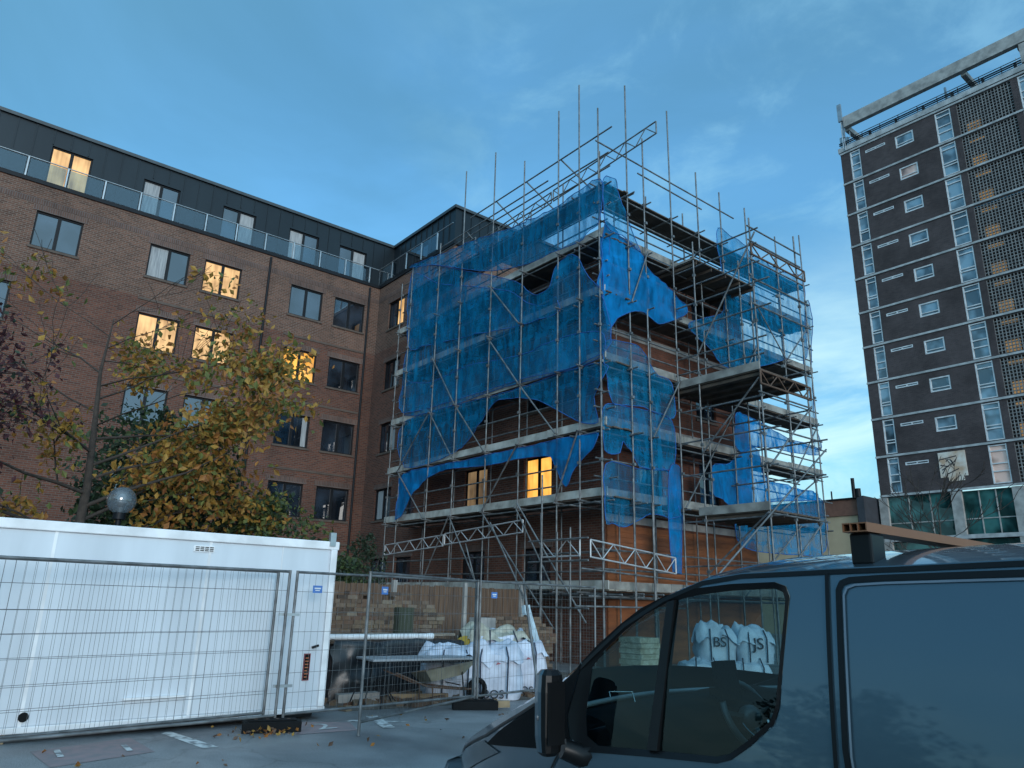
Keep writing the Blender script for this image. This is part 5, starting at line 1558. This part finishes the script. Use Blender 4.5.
def dense(pts, n=6):
    out = []
    for a, b_ in zip(pts, pts[1:]):
        for k in range(n): out.append(a.lerp(b_, k / n))
    return out + [pts[-1]]


dr = MB()
win_in = [vp(*p) for p in ((590, 668), (602, 651), (624, 630), (644, 614.5), (666, 602.5), (696, 595), (731, 590.5), (773, 588.5), (781, 592), (783.5, 600), (773.5, 706), (768.5, 721), (746, 741), (728, 754), (715, 757), (650, 750.5), (596, 746), (585, 736), (584, 715))]
vs = []
for p, q in zip(win_out, win_in):
    vs.append(V3((p.x, VC + tum(p.x, p.y) - .004, p.y))); vs.append(V3((q.x, VC + tum(q.x, q.y) + .012, q.y)))
n = len(win_out)
dr.add(vs, [(2 * i, 2 * ((i + 1) % n), 2 * ((i + 1) % n) + 1, 2 * i + 1) for i in range(n)], 0, True)
fr = dr.build('window_seal', MT['trimblack'], vn)
gmb = MB(); cpt = sum(win_in, V3()) / n
vs = [V3((q.x, VC + tum(q.x, q.y) + .014, q.y)) for q in win_in] + [V3((cpt.x, VC + tum(cpt.x, cpt.y) + .014, cpt.y))]
gmb.add(vs, [(i, (i + 1) % n, n) for i in range(n)], 0, True)
gmb.build('side_window', MT['autoglass'], vn)
dv = MB(); a0, a1, b0, b1 = vp(667, 602), vp(674.5, 600), vp(647, 750), vp(657, 751)
dv.add([V3((p.x, VC + tum(p.x, p.y) - .002, p.y)) for p in (a0, a1, b1, b0)] + [V3((p.x, VC + tum(p.x, p.y) + .03, p.y)) for p in (a0, a1, b1, b0)], [(0, 1, 2, 3), (0, 3, 7, 4), (1, 5, 6, 2)])
dv.build('window_divider', MT['trimblack'], vn)
# far side window
gmb = MB(); vs = [V3((q.x, 2 * VMID - VC - tum(q.x, q.y), q.y)) for q in win_out] + [V3((cpt.x, 2 * VMID - VC - tum(cpt.x, cpt.y), cpt.y))]
gmb.add(vs, [(i, (i + 1) % n, n) for i in range(n)], 0, True); gmb.build('side_window', MT['autoglass'], vn)
# shut lines, gutter, sliding door channel
strip(dense([vp(827.5, 573), vp(829.5, 640), vp(833, 710), vp(837, 768), V3((-1.17, .9, 0)), V3((-1.12, .4, 0))]), .014, 'door_shut_line', MT['trimblack'])
gt_ = [p for p in top_edge]
strip(dense([V3((p.x, p.y - .012, 0)) for p in gt_]), .016, 'roof_gutter', MT['trimblack'], proud=.005)
sd = [vp(*p) for p in ((1024, 573), (950, 575.5), (880, 578), (850, 580), (842, 583), (839, 590), (840, 620), (843, 690), (846, 750), (849, 768))]
sd = [V3((1.3, sd[0].y + .0, 0))] + sd + [V3((sd[-1].x + .03, 1.02, 0)), V3((1.3, .98, 0))]
strip(dense(sd), .020, 'sliding_door_channel', MT['trimblack'], proud=.004)
strip(dense([V3((p.x + .02, p.y - .016, 0)) for p in sd[1:-2]]), .007, 'door_edge_highlight', MT['chrome'] if False else mat('lit_paint_edge', (.20, .24, .28), .3, .4), proud=.007)  # highlight along the door channel, drawn as a paler strip
strip(dense([vp(571, 738), vp(560, 752), vp(552, 768), V3((-2.55, .8, 0))]), .010, 'wing_shut_line', MT['trimblack'])
strip(dense([vp(552, 694), vp(520, 714), vp(487, 735), vp(462, 748), vp(450, 766)]), .012, 'bonnet_shut_line', MT['trimblack'])
def patch(pts, name, m, proud, step=.06):
    bm = bmesh.new(); f = bm.faces.new([bm.verts.new(p) for p in pts]); bmesh.ops.triangulate(bm, faces=[f])
    for lo, hi, nrm in ((-3.7, -1.9, V3((1, 0, 0))), (.4, 1.9, V3((0, 1, 0)))):
        k = lo
        while k < hi:
            bmesh.ops.bisect_plane(bm, geom=bm.verts[:] + bm.edges[:] + bm.faces[:], plane_co=nrm * k, plane_no=nrm); k += step
    for v in bm.verts: v.co = V3((v.co.x, VC + tum(v.co.x, v.co.y) - proud, v.co.y)) - OFF[vn.name]
    bmesh.ops.recalc_face_normals(bm, faces=bm.faces[:])
    me = bpy.data.meshes.new(name); bm.to_mesh(me); bm.free()
    me.polygons.foreach_set('use_smooth', [True] * len(me.polygons)); me.materials.append(m)
    o = bpy.data.objects.new(name, me); COL.objects.link(o); o.parent = vn; OFF[o.name] = OFF[vn.name]
    return o


# black sail in front of the quarter light and lower pillar cover
patch([vp(*p) for p in ((583, 661), (574, 674), (552, 695), (528, 711), (500, 731), (487, 744), (520, 747), (552, 749), (571, 741), (568, 715))], 'pillar_cover', MT['dash'], .007)
patch([vp(*p) for p in ((484, 740), (463, 751), (452, 768))] + [V3((nx_.x + .02, nx_.y - .12, 0)), V3((nx_.x + .25, nx_.y - .06, 0)), vp(500, 752)], 'headlight', MT['lampglass'], .008)
# door mirror
mr_ = MB()
mc = at(549, 712, 1, VC - .12)
for k in range(1): 
    n1 = 14; vs = []; fs = []
    secs = [(-.13, .55), (-.12, .85), (-.05, 1.0), (.06, 1.0), (.11, .9), (.125, .6)]
    for zz, s in [(-.165, .5), (-.15, .8), (-.09, .95), (.08, 1.0), (.145, .9), (.165, .6)]:
        for i in range(n1):
            a = 2 * math.pi * i / n1; c, s_ = math.cos(a), math.sin(a)
            r_ = 1 / ((abs(c) ** 4 + abs(s_) ** 4) ** .25)
            vs.append(mc + V3((c * r_ * .046 * s, s_ * r_ * .055 * s, zz)))
    for j in range(5):
        for i in range(n1):
            fc = (j * n1 + i, j * n1 + (i + 1) % n1, (j + 1) * n1 + (i + 1) % n1, (j + 1) * n1 + i)
            mr_.add([vs[q] for q in fc], [(0, 1, 2, 3)], 1 if 6 <= i <= 10 and j > 0 else 0, True)
    mr_.add(vs[:n1], [tuple(range(n1))[::-1]]); mr_.add(vs[5 * n1:6 * n1], [tuple(range(n1))])
mo = mr_.build('door_mirror', [MT['trimblack'], MT['paint']], vn)
b = MB(); b.path([mc + V3((.02, .06, -.14)), mc + V3((.06, .13, -.17)), mc + V3((.10, .16, -.16))], [.04, .045, .05], 8); b.build('mirror_arm', MT['trimblack'], mo)
b = MB(); b.ball(mc + V3((-.01, -.055, -.02)), .006, .005, .012); b.build('mirror_glint', MT['lampglass'], mo)  # tiny ball standing in for a highlight on the mirror housing
b = MB(); b.box(mc.x + .044, mc.x + .048, mc.y - .045, mc.y + .045, mc.z - .12, mc.z + .12); b.build('mirror_glass', MT['trimblack'], mo)  # black colour stands in for the dark reflection in the glass
# wheels
for x in (-2.55, .45):
    for y in (VC + .02, 2 * VMID - VC - .22):
        w_ = MB(); w_.path([(x, y, .33), (x, y + .2, .33)], [.33, .33], 24); o = w_.build('wheel', MT['black'], vn)
        w_ = MB(); w_.path([(x, y - .006, .33), (x, y + .03, .33)], [.21, .2], 16); w_.build('rim', MT['steel_pale'], o)
# cabin interior
DZ = 1.235
b = MB()
pr = [(-3.0, 1.17), (-2.85, 1.19), (-2.68, 1.205), (-2.56, 1.18), (-2.50, 1.08), (-2.54, .85), (-2.6, .4)]
ny = 20; vs = []; fs = []
for j in range(ny + 1):
    y = VC + .07 + (2 * VMID - 2 * VC - .14) * j / ny
    for x, z in pr:
        hump = .045 * math.exp(-((y - (VMID + .40)) / .24) ** 2) * (1 if x > -2.75 else .3)
        edge_ = .38 * (1 - ((y - VMID) / .93) ** 2)
        vs.append((x + .22 - edge_ * .5, y, z + hump))
for j in range(ny):
    for k in range(len(pr) - 1): q = j * len(pr) + k; fs.append((q, q + 1, q + len(pr) + 1, q + len(pr)))
b.add(vs, fs, 0, True); b.build('dashboard', MT['dash'], vn)
sw = thing
scn = V3((-2.44, VMID + .26, 1.11)); ax = V3((.85, 0, .52)).normalized(); e1 = V3((0, 1, 0)); e2 = ax.cross(e1)
b = MB(); b.path([scn + (e1 * math.cos(a) + e2 * math.sin(a)) * .185 for a in [6.2832 * k / 28 for k in range(29)]], .017, 7, cap=False)
for a in (.2, 2.94, 4.71): b.bar(scn, scn + (e1 * math.cos(a) + e2 * math.sin(a)) * .18, .035, .02)
b.ball(scn, .06, .07, .06); st_ = b.build('steering_wheel', mat('wheel_plastic', (.10, .105, .11), .3, spec=.6), vn)
b = MB(); b.tube(scn - ax * .25, scn, .045, 10); b.build('steering_column', MT['dash'], st_)
b = MB(); b.path([scn + ax * .012 + (e1 * math.cos(a) + e2 * math.sin(a)) * .12 for a in [3.4 + 2.6 * k / 12 for k in range(13)]], .011, 6); b.build('wheel_trim', MT['chrome'], st_)
ph_ = MB(); pc = V3((-2.50, VMID + .16, 1.285)); ph_.obox(pc, (.015, 0, .004), (0, .085, 0), (-.015, 0, .095)); ph_.obox(pc + V3((-.05, 0, -.08)), (.04, 0, 0), (0, .03, 0), (0, 0, .04)); ph_.build('tablet_mount', MT['black'], vn)
ic = MB(); c0 = at(625, 708, 1, VC + .50); d1, d2 = V3((.03, .05, 0)), V3((-.025, 0, .07))
vs_ = [c0 - d1 - d2, c0 + d1 - d2, c0 + d1 + d2, c0 - d1 + d2]
ic.path(vs_ + [vs_[0]], .004, 5); ic.build('vent_trim', MT['chrome'], vn)
for y in (VMID + .42, VMID - .42):
    s_ = MB(); s_.box(-1.62, -1.18, y - .24, y + .24, .62, .78); so = s_.build('seat', MT['dash'], vn, bevel=.04)
    s_ = MB(); s_.obox((-1.2, y, 1.08), (.07, 0, 0), (0, .23, 0), (.06, 0, .32)); s_.build('backrest', MT['dash'], so, bevel=.04)
    s_ = MB(); s_.obox((-1.1, y, 1.5), (.05, 0, 0), (0, .13, 0), (0, 0, .1)); s_.build('headrest', MT['dash'], so, bevel=.03)
b = MB(); b.path([(-2.80 + .20 * math.sin(math.pi * k / 10) * -1 + .25, VC + .12 + (2 * VMID - 2 * VC - .24) * k / 10, 1.215) for k in range(11)], .012, 6); b.build('dash_trim', MT['table'], vn)
b = MB(); b.box(-2.3, -1.2, 2 * VMID - VC - .12, 2 * VMID - VC - .07, .45, 1.16); b.build('door_lining', MT['dash'], vn, bevel=.02)
b = MB(); b.tube((-2.35, 2 * VMID - VC - .12, 1.17), (-1.2, 2 * VMID - VC - .12, 1.20), .016, 6); b.build('door_sill_trim', MT['table'], vn)
# far grab handle on the pillar
b = MB(); hy = 2 * VMID - VC - .09; b.path([(-2.0, hy, 1.30), (-1.98, hy - .06, 1.33), (-1.95, hy - .06, 1.46), (-1.93, hy, 1.49)], .014, 6); b.build('grab_handle', MT['table'], vn)
# roof rack: one cross bar on a black foot
rb = at(868, 530, 1, VC + .22)
fz = 1.80
for ya, yb in ((VC + .17, VC + .27), (2 * VMID - VC - .27, 2 * VMID - VC - .17)):
    b = MB(); b.box(rb.x - .045, rb.x + .03, ya, yb, fz, rb.z - .013); b.build('roof_bar_foot', MT['trimblack'], vn, bevel=.008)
b = MB(); y0, y1 = VC + .14, 2 * VMID - VC - .14
x0, x1, z0, z1 = rb.x - .050, rb.x + .035, rb.z - .012, rb.z + .019
t_ = .004
b.box(x0, x1, y0, y1, z0, z0 + t_); b.box(x0, x1, y0, y1, z1 - t_, z1)
for x in (x0, x0 + .026, x0 + .052, x1 - t_): b.box(x, x + t_, y0, y1, z0 + t_, z1 - t_)
tag(b.build('roof_bar', MT['sunset_bar'], vn), 'hollow aluminium roof bar with warm sunset light in its colour')

# the other side of the car park, behind the viewer: what the van paint and the windows mirror
th = thing('terrace_house', (-1, -24, 0), 'plain brick terrace across the car park, mirrored dark in the van side', 'house')
b = MB(); b.box(-9, 12, -33, -24, 0, 5.6); b.build('wall', MT['brick_tower'], th)
b = MB(); b.hexa([(-9.3, -33.3, 5.62), (12.3, -33.3, 5.62), (12.3, -23.7, 5.62), (-9.3, -23.7, 5.62), (-9.3, -28.6, 8.3), (12.3, -28.6, 8.3), (12.3, -28.4, 8.3), (-9.3, -28.4, 8.3)]); b.build('roof', MT['frame_dark'], th)
shrub('garden_tree', (-12.5, -20), 3.2, 3.2, 7.0, 'rounded dark tree across the car park, mirrored in the van door', ['lf_d', 'lf_e'], 3500, .4, 41, 'tree')
shrub('garden_tree', (3.5, -19), 2.6, 2.6, 5.2, 'smaller rounded tree before the terrace, mirrored low in the van side', ['lf_d'], 2500, .4, 42, 'tree')
for i_, h in enumerate([(-7 + 3.4 * k, -5.6 + 3.4 * k, z, z + 1.3) for k in range(5) for z in (.9, 3.5)]):
    b = MB(); b.box(h[0], h[1], -23.995, -23.95, h[2], h[3]); b.build('window', MT['room'], th)

# ------------------------------------------------------------------ sky, sun, view
SUN_AZ, SUN_EL = R(108), R(5.0)      # azimuth from +y towards +x: behind the camera
w = bpy.data.worlds.new('World'); S.world = w; w.use_nodes = True
nt = w.node_tree; nt.nodes.clear()
out = N(nt, 'ShaderNodeOutputWorld'); bg = N(nt, 'ShaderNodeBackground')
sky = N(nt, 'ShaderNodeTexSky', sky_type='NISHITA'); sky.sun_disc = False
sky.sun_elevation = SUN_EL; sky.sun_rotation = SUN_AZ; sky.altitude = 50; sky.air_density = 1.0; sky.dust_density = .45; sky.ozone_density = 2.5
tc = N(nt, 'ShaderNodeTexCoord'); sx = N(nt, 'ShaderNodeSeparateXYZ'); L(nt, tc.outputs['Generated'], sx.inputs[0])
zz = N(nt, 'ShaderNodeMath', operation='MAXIMUM'); L(nt, sx.outputs['Z'], zz.inputs[0]); zz.inputs[1].default_value = 0
za = N(nt, 'ShaderNodeMath', operation='ADD'); L(nt, zz.outputs[0], za.inputs[0]); za.inputs[1].default_value = .22
vd = N(nt, 'ShaderNodeVectorMath', operation='DIVIDE'); L(nt, tc.outputs['Generated'], vd.inputs[0]); L(nt, za.outputs[0], vd.inputs[1])
mp = N(nt, 'ShaderNodeMapping'); mp.inputs['Scale'].default_value = (1, 1, 0); mp.inputs['Location'].default_value = (3.1, 1.7, 0); L(nt, vd.outputs[0], mp.inputs[0])


def cloud(scale, lo, hi, detail, dist, rough=.55):
    n = N(nt, 'ShaderNodeTexNoise'); n.inputs['Scale'].default_value = scale; n.inputs['Detail'].default_value = detail; n.inputs['Distortion'].default_value = dist; n.inputs['Roughness'].default_value = rough
    L(nt, mp.outputs[0], n.inputs['Vector'])
    r_ = N(nt, 'ShaderNodeMapRange', interpolation_type='SMOOTHSTEP'); r_.inputs['From Min'].default_value = lo; r_.inputs['From Max'].default_value = hi
    L(nt, n.outputs['Fac'], r_.inputs['Value']); return r_.outputs[0]


big = cloud(.45, .30, .75, 4, .5)
fine = cloud(5.0, .46, .72, 8, .35, .62)
bank = cloud(1.6, .35, .70, 9, .8, .6)


def math_(op, a, b, clamp=False):
    n = N(nt, 'ShaderNodeMath', operation=op, use_clamp=clamp)
    for i_, q in enumerate((a, b)):
        if hasattr(q, 'is_linked') or hasattr(q, 'links'): L(nt, q, n.inputs[i_])
        else: n.inputs[i_].default_value = q
    return n.outputs[0]


def smooth(v, lo, hi):
    r_ = N(nt, 'ShaderNodeMapRange', interpolation_type='SMOOTHSTEP'); r_.inputs['From Min'].default_value = lo; r_.inputs['From Max'].default_value = hi
    L(nt, v, r_.inputs['Value']); return r_.outputs[0]


def towards(az, el):      # how near a sky direction is to a compass bearing (from +y to +x) and height
    d = N(nt, 'ShaderNodeVectorMath', operation='DOT_PRODUCT'); L(nt, tc.outputs['Generated'], d.inputs[0])
    d.inputs[1].default_value = (math.sin(az) * math.cos(el), math.cos(az) * math.cos(el), math.sin(el)); return d.outputs['Value']


st = N(nt, 'ShaderNodeVectorMath', operation='MULTIPLY'); st.inputs[1].default_value = (.80, 1.27, 1.50); L(nt, sky.outputs[0], st.inputs[0])


def layer(prev, col, fac):
    m = N(nt, 'ShaderNodeMix', data_type='RGBA'); L(nt, prev, m.inputs['A']); m.inputs['B'].default_value = (*col, 1); L(nt, fac, m.inputs['Factor']); return m.outputs['Result']


# thin even veil, a patch of high mackerel cloud over the tower side, brighter broken bank low down
c = layer(st.outputs[0], (.56, 1.40, 2.02), math_('ADD', .34, math_('MULTIPLY', big, .5)))
c = layer(c, (.95, 2.0, 2.8), math_('MULTIPLY', math_('MULTIPLY', fine, smooth(towards(R(-33), R(32)), .88, .985)), .55))
low = N(nt, 'ShaderNodeMapRange', interpolation_type='SMOOTHSTEP'); low.inputs['From Min'].default_value = .42; low.inputs['From Max'].default_value = .02
L(nt, zz.outputs[0], low.inputs['Value'])
c = layer(c, (1.75, 3.0, 3.2), math_('MULTIPLY', low.outputs[0], math_('ADD', .22, math_('MULTIPLY', bank, .6))))
grey = cloud(.9, .36, .66, 6, .9)
c = layer(c, (.26, .80, 1.22), math_('MULTIPLY', math_('MULTIPLY', grey, smooth(towards(R(-75), R(48)), .55, .92)), .42))   # darker cloud mass high on the left
c = layer(c, (2.3, 3.3, 3.4), math_('MULTIPLY', math_('MULTIPLY', bank, smooth(towards(R(-26), R(7)), .93, .996)), .8))      # bright broken cloud low by the tower
c = layer(c, (2.9, 5.0, 6.6), math_('MULTIPLY', smooth(towards(R(118), R(26)), .30, .95), .8))   # unseen glow added on the sunset side to brighten walls and ground
L(nt, c, bg.inputs['Color']); bg.inputs['Strength'].default_value = .10
L(nt, bg.outputs[0], out.inputs[0])
sd_ = bpy.data.lights.new('sun', 'SUN'); sd_.energy = .5; sd_.angle = R(22); sd_.color = (1, .95, .90)
so = bpy.data.objects.new('sun', sd_); COL.objects.link(so)
SL = R(9)
sdir = V3((math.sin(SUN_AZ) * math.cos(SL), math.cos(SUN_AZ) * math.cos(SL), math.sin(SL)))
so.rotation_euler = sdir.to_track_quat('Z', 'Y').to_euler()
S.view_settings.view_transform = 'Standard'; S.view_settings.look = 'None'; S.view_settings.gamma = 1; S.view_settings.exposure = 1.7
S.render.engine = 'CYCLES'
S.cycles.use_denoising = True
S.cycles.transparent_max_bounces = 24
S.cycles.max_bounces = 8
